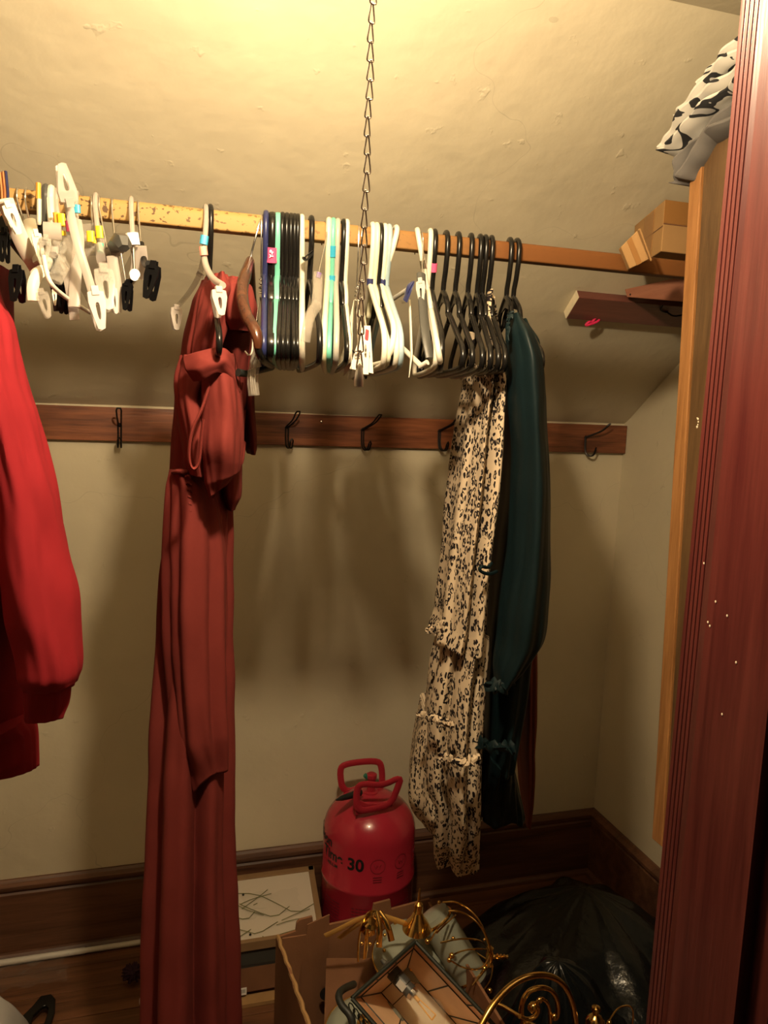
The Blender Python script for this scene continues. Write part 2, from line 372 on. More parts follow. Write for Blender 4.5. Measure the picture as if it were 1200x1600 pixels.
# sloped ceiling: gridded with slight waviness, thick
mb = MB(); nx, ny = 60, 30; vs = []
prof = [(D, ZS - .03)] + [(D - .0 - (D - YT) * t, ZS + (ZT - ZS) * t) for t in [i / ny for i in range(ny + 1)]]
k = len(prof)
for i in range(nx + 1):
    x = XL - .05 + (XR - XL + .1) * i / nx
    for j, (y, z) in enumerate(prof):
        wv = .006 * noise.noise(Vector((x * 1.7, y * 2.1, z))) * (1 if 0 < j < k - 1 else 0)
        if j == 1: y -= .0; z += .004
        vs.append((x, y - wv, z - wv))
for i in range(nx + 1):
    x = XL - .05 + (XR - XL + .1) * i / nx
    for j, (y, z) in enumerate(prof): vs.append((x, y + .06, z + .07))
o_ = (nx + 1) * k
fs = [(i * k + j, (i + 1) * k + j, (i + 1) * k + j + 1, i * k + j + 1) for i in range(nx) for j in range(k - 1)]
fs += [(o_ + i * k + j, o_ + i * k + j + 1, o_ + (i + 1) * k + j + 1, o_ + (i + 1) * k + j) for i in range(nx) for j in range(k - 1)]
for i in range(nx):
    fs += [(i * k, o_ + i * k, o_ + (i + 1) * k, (i + 1) * k), (i * k + k - 1, (i + 1) * k + k - 1, o_ + (i + 1) * k + k - 1, o_ + i * k + k - 1)]
for j in range(k - 1):
    fs += [(j, j + 1, o_ + j + 1, o_ + j), (nx * k + j, o_ + nx * k + j, o_ + nx * k + j + 1, nx * k + j + 1)]
mb.add(vs, fs); struct('ceiling_slope', mb, M['plaster'])
mb = MB(); mb.box(((XL + XR) / 2, (.47 + YT) / 2 + .03, ZT + .04), (XR - XL + .16, YT - .47 + .09, .08)); struct('ceiling', mb, M['plaster'])
mb = MB(); mb.prism([(XR, .47, 0), (XR, D + .08, 0), (XR, D + .08, ZS + .05), (XR, D, ZS + .05), (XR, YT, ZT + .05), (XR, .47, ZT + .05)], (.08, 0, 0)); struct('wall_right', mb, M['plaster'])
mb = MB(); mb.prism([(XL, .47, 0), (XL, D + .08, 0), (XL, D + .08, ZS + .05), (XL, D, ZS + .05), (XL, YT, ZT + .05), (XL, .47, ZT + .05)], (-.08, 0, 0)); struct('wall_left', mb, M['plaster'])
JX = .46
mb = MB(); mb.box(((JX + .02 + XR) / 2, .53, ZT / 2), (XR - JX - .02, .105, ZT)); mb.box(((XL - .52) / 2, .53, ZT / 2), (-.52 - XL, .105, ZT)); mb.box((-.02, .53, (2.08 + ZT) / 2), (1.0, .105, ZT - 2.08))
struct('wall_front', mb, M['plaster'])
# floor: planks along X
fl = MB(); fl.box((0, 1.0, -.03), (3.2, 2.9, .04)); flo = struct('floor', fl, M['base'])
rng = random.Random(3)
for i in range(14):
    y0 = 2.2 - .095 * (i + 1); x = XL
    while x < XR:
        L_ = rng.uniform(.7, 1.2); x1 = min(x + L_, XR)
        obj('floorboard', MB().box(((x + x1) / 2, y0 + .0475, -.0055 + rng.uniform(-.0006, .0006)), (x1 - x - .002, .0925, .011)), M['floor'], flo, smooth=False, rel=True, bevel=.0008)
        x = x1
# baseboards with moulded cap
def baseboard(name, a, b, inward, back_h=.222):
    a = Vector(a); b = Vector(b); n_ = Vector(inward)
    pr = [(0, 0), (.020, 0), (.020, .185), (.016, .190), (.016, .196), (.024, .200), (.024, .210), (.012, .216), (.006, .222), (0, .222)]
    poly = [a + n_ * t + Vector((0, 0, z)) for t, z in pr]
    struct(name, MB().prism(poly, b - a), M['base'], smooth=False)
baseboard('baseboard_back', (XL, D, 0), (XR, D, 0), (0, -1, 0))
baseboard('baseboard_right', (XR, YF, 0), (XR, D - .0, 0), (-1, 0, 0))
sh = [(0, 0), (.034, 0), (.032, .010), (.026, .016), (.020, .018), (0, .018)]
struct('trim_1', MB().prism([Vector((XL, D, 0)) + Vector((0, -1, 0)) * t + Vector((0, 0, z)) for t, z in sh], (XR - XL, 0, 0)), M['base'], smooth=False)
struct('trim_2', MB().prism([Vector((XR, YF, 0)) + Vector((-1, 0, 0)) * t + Vector((0, 0, z)) for t, z in sh], (0, D - YF, 0)), M['base'], smooth=False)
# door jamb with reeded edge (faces -X), Y .47 .. .582
py_ = []
ya = .582
prof = [(JX + .03, ya), (JX + .004, ya), (JX, ya - .002)]
for i in range(4):
    y = ya - .003 - i * .0052
    prof += [(JX - .0001, y - .0008), (JX - .0001, y - .0036), (JX + .0007, y - .0042), (JX + .0007, y - .0047)]
prof += [(JX - .001, ya - .0255), (JX + .0005, ya - .030), (JX + .0005, .474), (JX + .03, .474)]
struct('trim_3', MB().prism([(x, y, 0) for x, y in prof], (0, 0, 2.08)), M['jamb'], smooth=False)
struct('trim_4', MB().prism([(JX + .012, .474, 0), (JX + .012, .452, 0), (JX + .12, .452, 0), (JX + .12, .474, 0)], (0, 0, 2.12)), M['jamb'], smooth=False)
struct('trim_5', MB().box((-.53, .528, 1.04), (.03, .108, 2.08)), M['jamb'], smooth=False)
struct('trim_6', MB().box((-.03, .528, 2.07), (1.0, .108, .03)), M['jamb'], smooth=False)

# ------------------------------------------------------------------ hook rail on the back wall
rt = H - .034; rb = H - .121
xe = .662 * D
rail = thing('hook_rail', 'long reddish-brown wooden rail with black wire hooks along the back wall', 'rail', (0.3, D, rb))
obj('board', MB().prism([(XL + .01, D, rb), (XR - .002, D, rb), (XR - .002, D, rt), (XL + .01, D, rt)], (0, -.019, 0)), M['rail'], rail, smooth=False, bevel=.002)
def wire_hook(px, py, parent, tilt=0.0, rolled=0.0):
    p = W(px, py, D - .019); yb = D - .019
    b = MB(); s_ = 1.0
    q = lambda x, y, z: p + Matrix.Rotation(rolled, 3, 'Z') @ Vector((x * s_, y * s_, z * s_))
    for sx in (-1, 1):
        up = [(sx * .004, 0, 0), (sx * .004, -.012, .006), (sx * .005, -.05, .022), (sx * .006, -.068, .040)]
        b.tube([q(*a) for a in chaikin(up, 2)], .0024, 6)
        lowp = [(sx * .004, -.002, .0), (sx * .0035, -.003, -.04), (sx * .004, -.012, -.055), (sx * .004, -.03, -.055), (sx * .004, -.036, -.035)]
        b.tube([q(*a) for a in chaikin(lowp, 2)], .0024, 6)
    b.tube([q(.006, -.068, .040), q(.004, -.074, .046), q(-.004, -.074, .046), q(-.006, -.068, .040)], .0024, 6)
    b.tube([q(.004, -.036, -.035), q(0, -.037, -.029), q(-.004, -.036, -.035)], .0024, 6)
    b.sphere(q(0, -.003, .002), .005, 10)
    return obj('coat_hook', b, M['iron'], parent)
for px, py, rl in [(-60, 662, -.2), (187, 665, .0), (322, 665, 0), (448, 668, .25), (566, 672, .45), (686, 674, .5), (818, 680, .5), (914, 684, .75)]:
    wire_hook(px, py, rail, 0, rl)
obj('nail', MB().lathe([(0.001, 0), (.004, .001), (.003, .003), (0, .004)], W(502, 659, D - .019), (0, -1, 0), 10), M['steel'], rail)
# ------------------------------------------------------------------ dark rail on the slope at right, brace, shelf, boxes
sn = Vector((0, -SL, -1)).normalized()   # inward normal of the slope
st = Vector((0, -1, SL)).normalized()    # up along the slope
def onoff(px, py, off):
    r = ray(px, py); P0 = Vector((0, D, ZS)) + sn * off - Vector((0, 0, H)); return Vector((0, 0, H)) + r * (P0.dot(sn) / r.dot(sn))
def onslope(px, py, off=0):
    r = ray(px, py)
    # plane: (z-H) = -0.035 + SL*(D-y)
    t = (-.035 + SL * D) / (r.z + SL * r.y); p = Vector((r.x * t, r.y * t, r.z * t + H)); return p + sn * off
p0 = onslope(882, 489); 
dr = thing('short_hook_rail', 'short dark wooden rail with lamplit bevelled end fixed low on the slope', 'rail', tuple(p0))
tt = .026; ptl = onoff(905, 465, tt) - sn * tt; pbl = onoff(885, 498, tt) - sn * tt
Lr = XR - ptl.x - .004
a = [ptl, pbl, pbl + Vector((XR - .004 - pbl.x, 0, 0)), ptl + Vector((Lr, 0, 0))]
# orient: flat face leaning vertical-ish (thickness along slope normal)
obj('board', MB().prism(a, sn * tt), M['darkrail'], dr, smooth=False, bevel=.0015)
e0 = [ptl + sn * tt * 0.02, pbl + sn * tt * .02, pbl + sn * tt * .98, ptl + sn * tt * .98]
obj('lit_end', MB().prism(e0, (-.0012, 0, 0)), M['endgrain'], dr, smooth=False)['label'] = 'bevelled end with lamplight put into its pale colour'  # cut end coloured pale to imitate lamplight falling on it
# wire hook on it
hb = onslope(1038, 476, tt + .001)
b = MB()
b.tube(chaikin([hb, hb + Vector((.005, -.02, -.012)), hb + Vector((.03, -.04, -.004)), hb + Vector((.03, -.045, .03)), hb + Vector((.02, -.045, .055)), hb + Vector((.05, -.06, .06))], 2), .0022, 6)
b.tube(chaikin([hb, hb + Vector((-.02, -.008, .0)), hb + Vector((-.035, -.016, .004)), hb + Vector((-.03, -.02, .014))], 2), .0020, 6)
obj('coat_hook', b, M['iron'], dr)
ht = onslope(922, 489, tt + .003)
b = MB(); b.tube(chaikin([ht + Vector((-.024, 0, -.012)), ht + Vector((-.012, -.003, .0)), ht + Vector((-.004, 0, -.003)), ht + Vector((.006, -.003, .012)), ht + Vector((.016, 0, .010)), ht + Vector((.014, -.003, .002)), ht + Vector((-.004, -.002, -.006))], 2, True), .0032, 8, True)
tag(obj('hair_tie', b, M['pinkband']), 'small bright pink hair tie stuck on the short dark rail', 'hair tie')
# brace: board running front-back above that rail
YB0, YB1 = 1.32, 1.775
bx = 1.125
ztop = H + .1715 * 1.775; zbt = ztop - .085
br = thing('shelf_brace', 'pinkish wooden brace board running out from the slope above the short rail', 'board', (bx, 1.5, zbt))
obj('board', MB().prism([(bx, YB0, H + .218), (bx, 1.735, H + .284), (bx, D - (ztop - ZS) / SL - .006, ztop), (bx, YB0, ztop)], (.02, 0, 0)), M['brace'], br, smooth=False, bevel=.002)
for q in (W(968, 452, 1.76),):
    obj('nail_head', MB().lathe([(0, 0), (.003, .0005), (.002, .0015), (0, .002)], (bx, 1.72, ztop - .016), (-1, 0, 0), 8), M['iron'], br)
# closet rod
RY = 1.37; RZ = H + .2085 * RY; RH = .0165; RW = .0135
pr = []
for cx, cz, a0 in ((RW - .011, RH - .011, 0), (-RW + .011, RH - .011, 90), (-RW + .003, -RH + .003, 180), (RW - .003, -RH + .003, 270)):
    r_ = .011 if a0 < 180 else .003
    for q in range(5):
        a = math.radians(a0 + q * 22.5); pr.append((cx + r_ * math.cos(a), cz + r_ * math.sin(a)))
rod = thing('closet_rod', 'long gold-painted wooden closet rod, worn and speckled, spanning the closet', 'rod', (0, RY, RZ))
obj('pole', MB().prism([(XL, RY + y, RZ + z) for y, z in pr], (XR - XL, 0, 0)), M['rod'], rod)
RT = RZ + RH
# shelf at the right end
zs = RT + .002
ys1 = D - (zs - ZS) / SL - .02
shf = tag(obj('shelf_board', MB().box(((1.09 + XR) / 2, RY + .045, zs + .008), (XR - 1.09 - .004, .114, .014)), M['darkrail'], smooth=False, bevel=.001), 'small dark shelf board over the right end of the rod, under the parcels', 'shelf')
zb = zs + .0155
def wbox(name, pts, h, m, label, tapes, grp=None):
    # pts: four floor corners (world xy) ccw
    t = thing(name, label, 'box', (sum(p[0] for p in pts) / 4, sum(p[1] for p in pts) / 4, pts[0][2]))
    P = [Vector(p) for p in pts]
    obj('carton', MB().hexa(P + [p + Vector((0, 0, h)) for p in P]), m, t, smooth=False, bevel=.002)
    return t, P
# main parcel: front-left corner seen at px (1032,388)-(1038,312); left face to (986,421)
zc = zb
A = Vector((.955, 1.40, zc)); A = W(1030, 396, 1.375); A.z = zc
B_ = Vector((A.x + .02, A.y + .20, zc)); 
A = Vector((W(1033, 388, 1.388).x, 1.388, zc))
B_ = Vector((W(988, 400, 1.60).x, 1.60, zc)); C_ = B_ + Vector((.30, .02, 0)); E_ = A + Vector((.30, -.0, 0))
hh = W(1036, 311, 1.388).z - zc
t1, P = wbox('parcel', [A, E_, C_, B_], hh, M['cardlight'], 'taped brown cardboard parcel on the shelf at the right end of the rod', None)
def facestrip(P0, P1, h0, h1, u0, u1, out, m, par, name='tape_strip', th=.0008):
    a = P0.lerp(P1, u0); b2 = P0.lerp(P1, u1); n_ = Vector(out)
    obj(name, MB().prism([a + Vector((0, 0, h0)) + n_ * .0003, b2 + Vector((0, 0, h0)) + n_ * .0003, b2 + Vector((0, 0, h1)) + n_ * .0003, a + Vector((0, 0, h1)) + n_ * .0003], n_ * th), m, par, smooth=False)
nl = (B_ - A).cross(Vector((0, 0, 1))).normalized(); nl = nl if nl.x < 0 else -nl
nf = Vector((0, -1, 0))
facestrip(A, B_, .005, hh - .005, .30, .62, nl, M['tape'], t1)
facestrip(A, E_, hh * .55, hh - .001, .0, .98, nf, M['tape'], t1)
facestrip(A, B_, hh * .49, hh * .50, .0, 1, nl, M['darkrail'], t1, 'flap_seam')
facestrip(A, E_, hh * .53, hh * .54, .0, 1, nf, M['darkrail'], t1, 'flap_seam')
# second small box further left/behind, tilted
q0 = W(985, 421, 1.50); q1 = W(970, 388, 1.52); q2 = W(984, 358, 1.56)
s2 = thing('small_carton', 'small flattened brown carton leaning left of the taped parcel, before the rod', 'box', tuple(q0))
a0 = W(970, 386, 1.33); a1 = W(984, 420, 1.33); a2 = W(1014, 405, 1.31); a3 = W(996, 360, 1.31)
thk = Vector((.008, .020, .0))
obj('carton', MB().hexa([a0, a1, a2, a3, a0 + thk, a1 + thk, a2 + thk, a3 + thk]), M['cardlight'], s2, smooth=False, bevel=.0015)
obj('flap', MB().prism([a3, a2, a2 + Vector((-.004, -.012, -.006)), a3 + Vector((-.004, -.012, -.002))], (.002, 0, .003)), M['cardlight'], s2, smooth=False)
c0 = a0.lerp(a1, .3); c1 = a3.lerp(a2, .3)
obj('tape_strip', MB().prism([a0.lerp(a3, .35) + Vector((0, -.001, 0)), a1.lerp(a2, .35) + Vector((0, -.001, 0)), a1.lerp(a2, .6) + Vector((0, -.001, 0)), a0.lerp(a3, .6) + Vector((0, -.001, 0))], (0, -.0008, 0)), M['tape'], s2, smooth=False)

# ------------------------------------------------------------------ cabinet at right, leaning slightly
CX = .93
def cab(y, z):  # y measured from the front edge, toward -Y
    k_ = (z - .743) / (2.007 - .743); return 1.20 + .063 * min(1, k_ * 1.9 if k_ < .3 else .57 + (k_ - .3) * .62) - y
zt_, zb_ = 2.007, .743
cabi = thing('wall_cabinet', 'tall wooden cabinet with light oak front edge beside the door jamb', 'cabinet', (1.18, .9, zb_))
def slab(y0, y1, x0, x1, z0, z1, m, name, bev=.0015, notch=False):
    poly = [(x0, cab(y0, z0), z0), (x0, cab(y0, z1), z1), (x0, y1 if y1 > 5 else cab(y1, z1), z1), (x0, cab(y1, z0), z0)]
    return obj(name, MB().prism(poly, (x1 - x0, 0, 0)), m, cabi, smooth=False, bevel=bev)
slab(0, .030, CX - .004, CX + .5, zb_, zt_, M['oak'], 'face_frame')
# side panel with notch near its foot
yy = .032
poly = [(CX, cab(yy, zb_), zb_ - .004), (CX, cab(yy, zt_), zt_ - .002), (CX, YF + .004, zt_ - .002), (CX, YF + .004, .60), (CX, cab(yy + .05, zb_), .60), (CX, cab(yy + .03, zb_), zb_ - .03)]
obj('side_panel', MB().prism(poly, (.016, 0, 0)), M['veneer'], cabi, smooth=False, bevel=.001)
obj('carcass', MB().hexa([Vector(q) for q in [(CX + .018, YF + .004, zb_ + .01), (XR - .012, YF + .004, zb_ + .01), (XR - .012, cab(.04, zb_), zb_ + .01), (CX + .018, cab(.04, zb_), zb_ + .01), (CX + .018, YF + .004, zt_ - .003), (XR - .012, YF + .004, zt_ - .003), (XR - .012, cab(.04, zt_), zt_ - .003), (CX + .018, cab(.04, zt_), zt_ - .003)]]), M['veneer'], cabi, smooth=False)
b = MB()
ch = WX(1090, 660, CX)
for dy, dz, r_ in ((0, .006, .0022), (.0015, .001, .0018), (.001, -.004, .0016), (-.0005, -.008, .0024), (-.0025, .0075, .0014)):
    b.sphere(ch + Vector((0, -dy, dz)), r_, 8, (.3, 1, 1))
obj('plaster_splash', b, M['paint'], cabi)
b = MB()
for px, py in ((1109, 978), (1106, 972), (1118, 940), (1136, 962), (1100, 880), (1128, 1116), (1150, 1035)):
    b.sphere(WX(px, py, JX), .0010, 6, (.3, 1, 1.2))
obj('paint_chip', b, M['paint'], bpy.data.objects['trim_3'])

# ------------------------------------------------------------------ folded sheets on the cabinet
def folded(name, layers, m, label, x0, x1, seed):
    t = thing(name, label, 'bedding', (x0 + .1, layers[0][0][0][0], layers[0][0][0][1]))
    for li, (pa, th) in enumerate(layers):
        path = [Vector((0, y, z)) for y, z in pa]
        cpath = chaikin(path, 3); nX = 26; n = len(cpath); b = MB(); vs = []; ring = 10
        for i in range(nX + 1):
            x = x0 + (x1 - x0) * i / nX
            for j, p in enumerate(cpath):
                T_ = (cpath[min(j + 1, n - 1)] - cpath[max(j - 1, 0)]).normalized(); N_ = Vector((0, -T_.z, T_.y))
                wv = noise.noise(Vector((x * 14 + seed, j * .16, li * 3.1))) * .010 + noise.noise(Vector((x * 40, j * .5, li * 9.1 + seed))) * .0035
                edge = math.sqrt(max(0.0, 1 - (abs(i / nX - 0.5) * 2) ** 6))
                h = th * (.5 + .25 * noise.noise(Vector((x * 9, j * .3, li + seed)))) * max(edge, .12)
                tip = min(1, (n - 1 - j) / 3 + .25)
                for sgn in (1, -1): vs.append(Vector((x + noise.noise(Vector((j * .4, li * 5.3, seed))) * .018, p.y, p.z)) + N_ * (wv + sgn * h * tip))
        st_ = 2 * n; fs = []
        for i in range(nX):
            for j in range(n - 1):
                a = i * st_ + 2 * j; c = a + st_
                fs += [(a, a + 2, c + 2, c), (a + 1, c + 1, c + 3, a + 3)]
            a = i * st_; c = a + st_
            fs += [(a, c, c + 1, a + 1), (a + 2 * n - 2, a + 2 * n - 1, c + 2 * n - 1, c + 2 * n - 2)]
        for i in (0, nX):
            for j in range(n - 1):
                a = i * st_ + 2 * j; fs.append((a, a + 1, a + 3, a + 2))
        b.add(vs, fs); obj('fold', b, m, t, sub=1)
    return t
zc_ = zt_ + .004
folded('folded_sheet', [([(.80, zc_ + .014), (1.10, zc_ + .012), (1.24, zc_ + .004), (1.275, zc_ - .06)], .022),
                        ([(.80, zc_ + .040), (1.08, zc_ + .032), (1.20, zc_ + .020), (1.26, zc_ - .055)], .024)], M['greycloth'],
       'plain grey folded sheet drooping over the top of the cabinet', CX - .035, CX + .24, 1.3)
folded('patterned_sheet', [([(.82, zc_ + .070), (1.06, zc_ + .060), (1.20, zc_ + .045), (1.30, zc_ - .002)], .024),
                          ([(.82, zc_ + .098), (1.06, zc_ + .085), (1.18, zc_ + .070), (1.305, zc_ + .012)], .026),
                          ([(.82, zc_ + .128), (1.04, zc_ + .112), (1.16, zc_ + .095), (1.26, zc_ + .045)], .026),
                          ([(.82, zc_ + .155), (1.02, zc_ + .142), (1.12, zc_ + .120), (1.20, zc_ + .080)], .026)], M['sheet'],
       'white sheet with black leaf print, folded on top of the grey one', CX - .05, CX + .24, 4.2)

# ------------------------------------------------------------------ lamp overhead and pull chain
fx = thing('ceiling_lamp', 'bare bulb lamp holder on the closet ceiling above the pull chain', 'lamp', (LAMP.x, LAMP.y, ZT))
obj('lamp_holder', MB().lathe([(.05, 0), (.05, -.012), (.008, -.018), (.008, -.10), (.024, -.11), (.024, -.145), (.02, -.15), (0, -.15)], (LAMP.x, LAMP.y, ZT - .001)), M['tagwhite'], fx)
mbulb = mat('lit_bulb', (1, .8, .5), .5); mbulb.node_tree.nodes['Principled BSDF'].inputs['Emission Color'].default_value = (1, .72, .38, 1)
mbulb.node_tree.nodes['Principled BSDF'].inputs['Emission Strength'].default_value = 12
chx, chy = W(580, 60, .675).x, .675
cz0 = H + .03; cz1 = ZT - .02
chn = thing('pull_chain', 'long thin metal pull chain hanging in front of the hangers', 'chain', (chx, chy, cz0))
pitch = .0147
def linkmesh(ang):
    b = MB(); c_, s_ = math.cos(ang), math.sin(ang)
    pts = [(-.0025, 0), (.0025, 0), (.0031, .002), (.0008, .0160), (-.0008, .0160), (-.0031, .002)]
    return b.tube([Vector((x * c_, x * s_, z)) for x, z in chaikin([Vector((a[0], a[1], 0)) for a in pts], 1, True) for x, z in [(x, z)]] if False else [Vector((p.x * c_, p.x * s_, p.y)) for p in chaikin([Vector((a[0], a[1], 0)) for a in pts], 1, True)], .00072, 6, True).mesh('chain_link')
lm = [linkmesh(.25), linkmesh(1.0)]
for mm in lm: mm.materials.append(M['chainsteel'])
nl_ = int((cz1 - cz0) / pitch)
for i in range(nl_):
    o = bpy.data.objects.new('chain_link', lm[0]); C.objects.link(o); o.parent = chn
    sway = .0025 * math.sin(i * .5)
    o.location = (0 + .0006 * math.sin(i * 1.3), sway * .2, i * pitch); o.rotation_euler = (0, 0, .15 * math.sin(i * 1.1))
obj('pull_tip', MB().lathe([(.0006, .004), (.003, 0), (.0045, -.012), (.004, -.016), (0, -.017)], (chx, chy, cz0 + .001), (0, 0, 1), 12), M['chainsteel'], chn)
# ------------------------------------------------------------------ garments
def drape(name, levels, m, parent=None, folds=(), nt=96, nz=110, yaw=0.0, hem=None, uvs=1.0, seedn=0.0, rough_amp=.004, solid=.0012, closed_top=True, sq=1.0):
    rows = []
    for (py, L_, R_, Y_, b_) in levels:
        mid = (L_ + R_) / 2; p = W(mid, py, Y_); dep = proj(p)[2]; w_ = (R_ - L_) / 2 * dep / F
        phi = math.atan2(p.x, p.y) - yaw
        bb = min(b_, w_ * .85 / max(abs(math.sin(phi)), 1e-4))
        a_ = math.sqrt(max(w_ * w_ - (bb * math.sin(phi)) ** 2, 1e-7)) / math.cos(phi)
        rows.append((p.x, p.y, p.z, a_, bb))
    def cat(p0, p1, p2, p3, t):
        return .5 * (2 * p1 + (p2 - p0) * t + (2 * p0 - 5 * p1 + 4 * p2 - p3) * t * t + (3 * p1 - p0 - 3 * p2 + p3) * t ** 3)
    zt0 = rows[0][2]; zb0 = rows[-1][2]; S = []
    n = len(rows)
    for i in range(nz + 1):
        z = zt0 + (zb0 - zt0) * i / nz; j = 0
        while j < n - 2 and rows[j + 1][2] > z: j += 1
        t = (rows[j][2] - z) / (rows[j][2] - rows[j + 1][2]); t = max(0, min(1, t))
        R = [rows[max(j - 1, 0)], rows[j], rows[j + 1], rows[min(j + 2, n - 1)]]
        v = [cat(R[0][q], R[1][q], R[2][q], R[3][q], t) for q in range(5)]; lo3 = min(R[1][3], R[2][3]) * .8; lo4 = min(R[1][4], R[2][4]) * .8
        S.append((v[0], v[1], z, max(v[3], lo3), max(v[4], lo4)))
    vs = []; uv = []; cy_, sy_ = math.cos(yaw), math.sin(yaw)
    per = 2 * PI * max(max(s[3], s[4]) for s in S) * .8
    for i, (cx, cy, z, a_, b_) in enumerate(S):
        tt_ = i / nz; per_i = 2 * PI * math.sqrt((a_ * a_ + b_ * b_) / 2)
        for k in range(nt):
            th = 2 * PI * k / nt; f = 1.0
            for (kk, amp, ph, dr, *gr) in folds:
                g = gr[0] if gr else 0
                f += amp * (1 - g + g * tt_) * math.sin(kk * th + ph + dr * tt_)
            c_, s_ = math.cos(th), math.sin(th)
            if sq != 1: c_ = math.copysign(abs(c_) ** sq, c_); s_ = math.copysign(abs(s_) ** sq, s_)
            lx = a_ * c_ * f; ly = b_ * s_ * f
            nn = noise.noise(Vector((c_ * 1.3 + seedn, s_ * 1.3, z * 5))) * rough_amp + noise.noise(Vector((c_ * 3 + seedn, s_ * 3, z * 13 + 5))) * rough_amp * .5
            lx += nn * c_; ly += nn * s_
            zz = z
            if hem: zz += hem[0] * math.sin(hem[1] * th + hem[2]) * max(0, tt_ - .9) / .1 + hem[3] * c_ * max(0, tt_ - .8) / .2
            vs.append(Vector((cx + lx * cy_ + ly * sy_, cy - lx * sy_ + ly * cy_, zz)))
            uv.append(((k if k <= nt / 2 else nt - k) / nt * (per_i * .35 + per * .65) * uvs, z * uvs))
    b = MB(); fs = [(i * nt + k, i * nt + (k + 1) % nt, (i + 1) * nt + (k + 1) % nt, (i + 1) * nt + k) for i in range(nz) for k in range(nt)]
    b.add(vs, fs)
    if closed_top: b.f.append(tuple(range(nt)))
    b.uv = uv
    return obj(name, b, m, parent, solid=solid)
G = 12  # px helper unused
# --- red sweatshirt at the left edge
sw = thing('sweatshirt', 'bright red sweatshirt with ribbed cuff hanging at the left edge', 'sweatshirt', tuple(W(-60, 480, RY)))
drape('body', [(430, -60, -10, 1.33, .10), (480, -120, 0, 1.33, .16), (560, -170, 16, 1.33, .20), (700, -190, 28, 1.33, .21), (900, -190, 34, 1.33, .21), (1060, -190, 28, 1.33, .16), (1128, -190, 34, 1.33, .09)], M['red'], sw, [(4, .05, .5, .8), (3, .05, 1, 0)], yaw=-.1)
drape('hem_rib', [(1122, -150, 36, 1.31, .10), (1145, -150, 47, 1.31, .07), (1190, -150, 48, 1.31, .05), (1211, -150, 48, 1.31, .035)], M['red'], sw, [(26, .012, 0, 0), (5, .03, 0, 0)], nz=30, yaw=-.1)
drape('sleeve', [(452, -62, -12, 1.27, .05), (500, -50, 17, 1.22, .08), (560, -32, 33, 1.19, .09), (640, -16, 58, 1.18, .085), (760, -2, 84, 1.17, .07), (880, 6, 103, 1.17, .07), (960, 14, 114, 1.17, .07), (1020, 24, 119, 1.17, .065), (1048, 28, 118, 1.17, .06), (1066, 36, 112, 1.17, .045)], M['red'], sw, [(3, .04, 1.2, .6)], seedn=3, rough_amp=.010)
drape('cuff', [(1060, 42, 106, 1.17, .042), (1075, 40, 105, 1.17, .035), (1100, 40, 102, 1.17, .022), (1124, 41, 94, 1.17, .012)], M['red'], sw, [(30, .012, 0, 0)], nz=24, seedn=5)
dk = tag(drape('dark_red_garment', [(420, -60, 14, 1.45, .10), (470, -60, 18, 1.45, .14), (520, -80, 20, 1.45, .16), (620, -80, 24, 1.45, .16), (760, -80, 22, 1.45, .16)], M['darkred'], None, [(6, .05, 0, 0)], nz=50), 'dark red garment mostly hidden behind the red sweatshirt', 'garment')
# --- long rust-rose dress
dr_ = thing('long_dress', 'long dusty burgundy dress knotted over its hanger, trailing toward the floor', 'dress', tuple(W(330, 440, RY)))
B = M['burg']
FY = 1.36
drape('skirt', [(600, 285, 345, 1.40, .06), (700, 276, 350, 1.40, .06), (790, 268, 356, 1.40, .065), (900, 256, 354, 1.40, .07), (1050, 248, 353, 1.40, .08), (1200, 241, 351, 1.40, .085), (1400, 234, 353, 1.40, .09), (1600, 230, 356, 1.40, .09), (1760, 228, 358, 1.40, .09)], B, dr_, [(6, .20, .4, .5, .4), (11, .10, 1, .4, .5), (3, .10, 2, .3)], nt=150, nz=170, seedn=2)
drape('skirt_layer', [(735, 268, 300, 1.33, .03), (760, 266, 330, 1.33, .035), (850, 262, 345, 1.33, .04), (1000, 262, 347, 1.33, .04), (1150, 276, 350, 1.33, .035), (1214, 298, 352, 1.33, .015)], B, dr_, [(4, .16, 2.0, .8, .4), (9, .06, 0, .3)], nt=140, hem=(.006, 3, 0, .02), seedn=7)
drape('side_panel', [(700, 310, 372, 1.42, .05), (790, 312, 352, 1.42, .05), (900, 322, 354, 1.42, .05), (1050, 330, 359, 1.42, .03), (1118, 334, 361, 1.42, .012)], B, dr_, [(5, .1, 0, .3)], hem=(.003, 3, 0, 0), seedn=9)
drape('upper_back', [(438, 318, 352, 1.40, .05), (470, 304, 372, 1.40, .08), (520, 296, 392, 1.41, .09), (580, 288, 386, 1.42, .09), (640, 282, 384, 1.42, .08), (740, 272, 350, 1.42, .06)], B, dr_, [(5, .09, .3, .6), (9, .04, 0, .5)], nt=120, seedn=11, rough_amp=.01)
drape('shoulder_fold', [(430, 334, 352, 1.30, .03), (455, 314, 368, 1.30, .05), (490, 304, 350, 1.29, .05), (540, 296, 338, 1.28, .03), (566, 296, 332, 1.28, .02)], B, dr_, [(4, .12, 1, .8), (7, .05, 0, 0)], seedn=13, rough_amp=.01)
drape('knot', [(436, 354, 380, 1.31, .03), (450, 345, 392, 1.31, .05), (478, 340, 398, 1.31, .055), (502, 342, 395, 1.31, .05), (518, 352, 386, 1.31, .03)], B, dr_, [(9, .05, 0, 3.2), (5, .05, 1, 2.0)], nt=120, nz=70, seedn=31, rough_amp=.008)
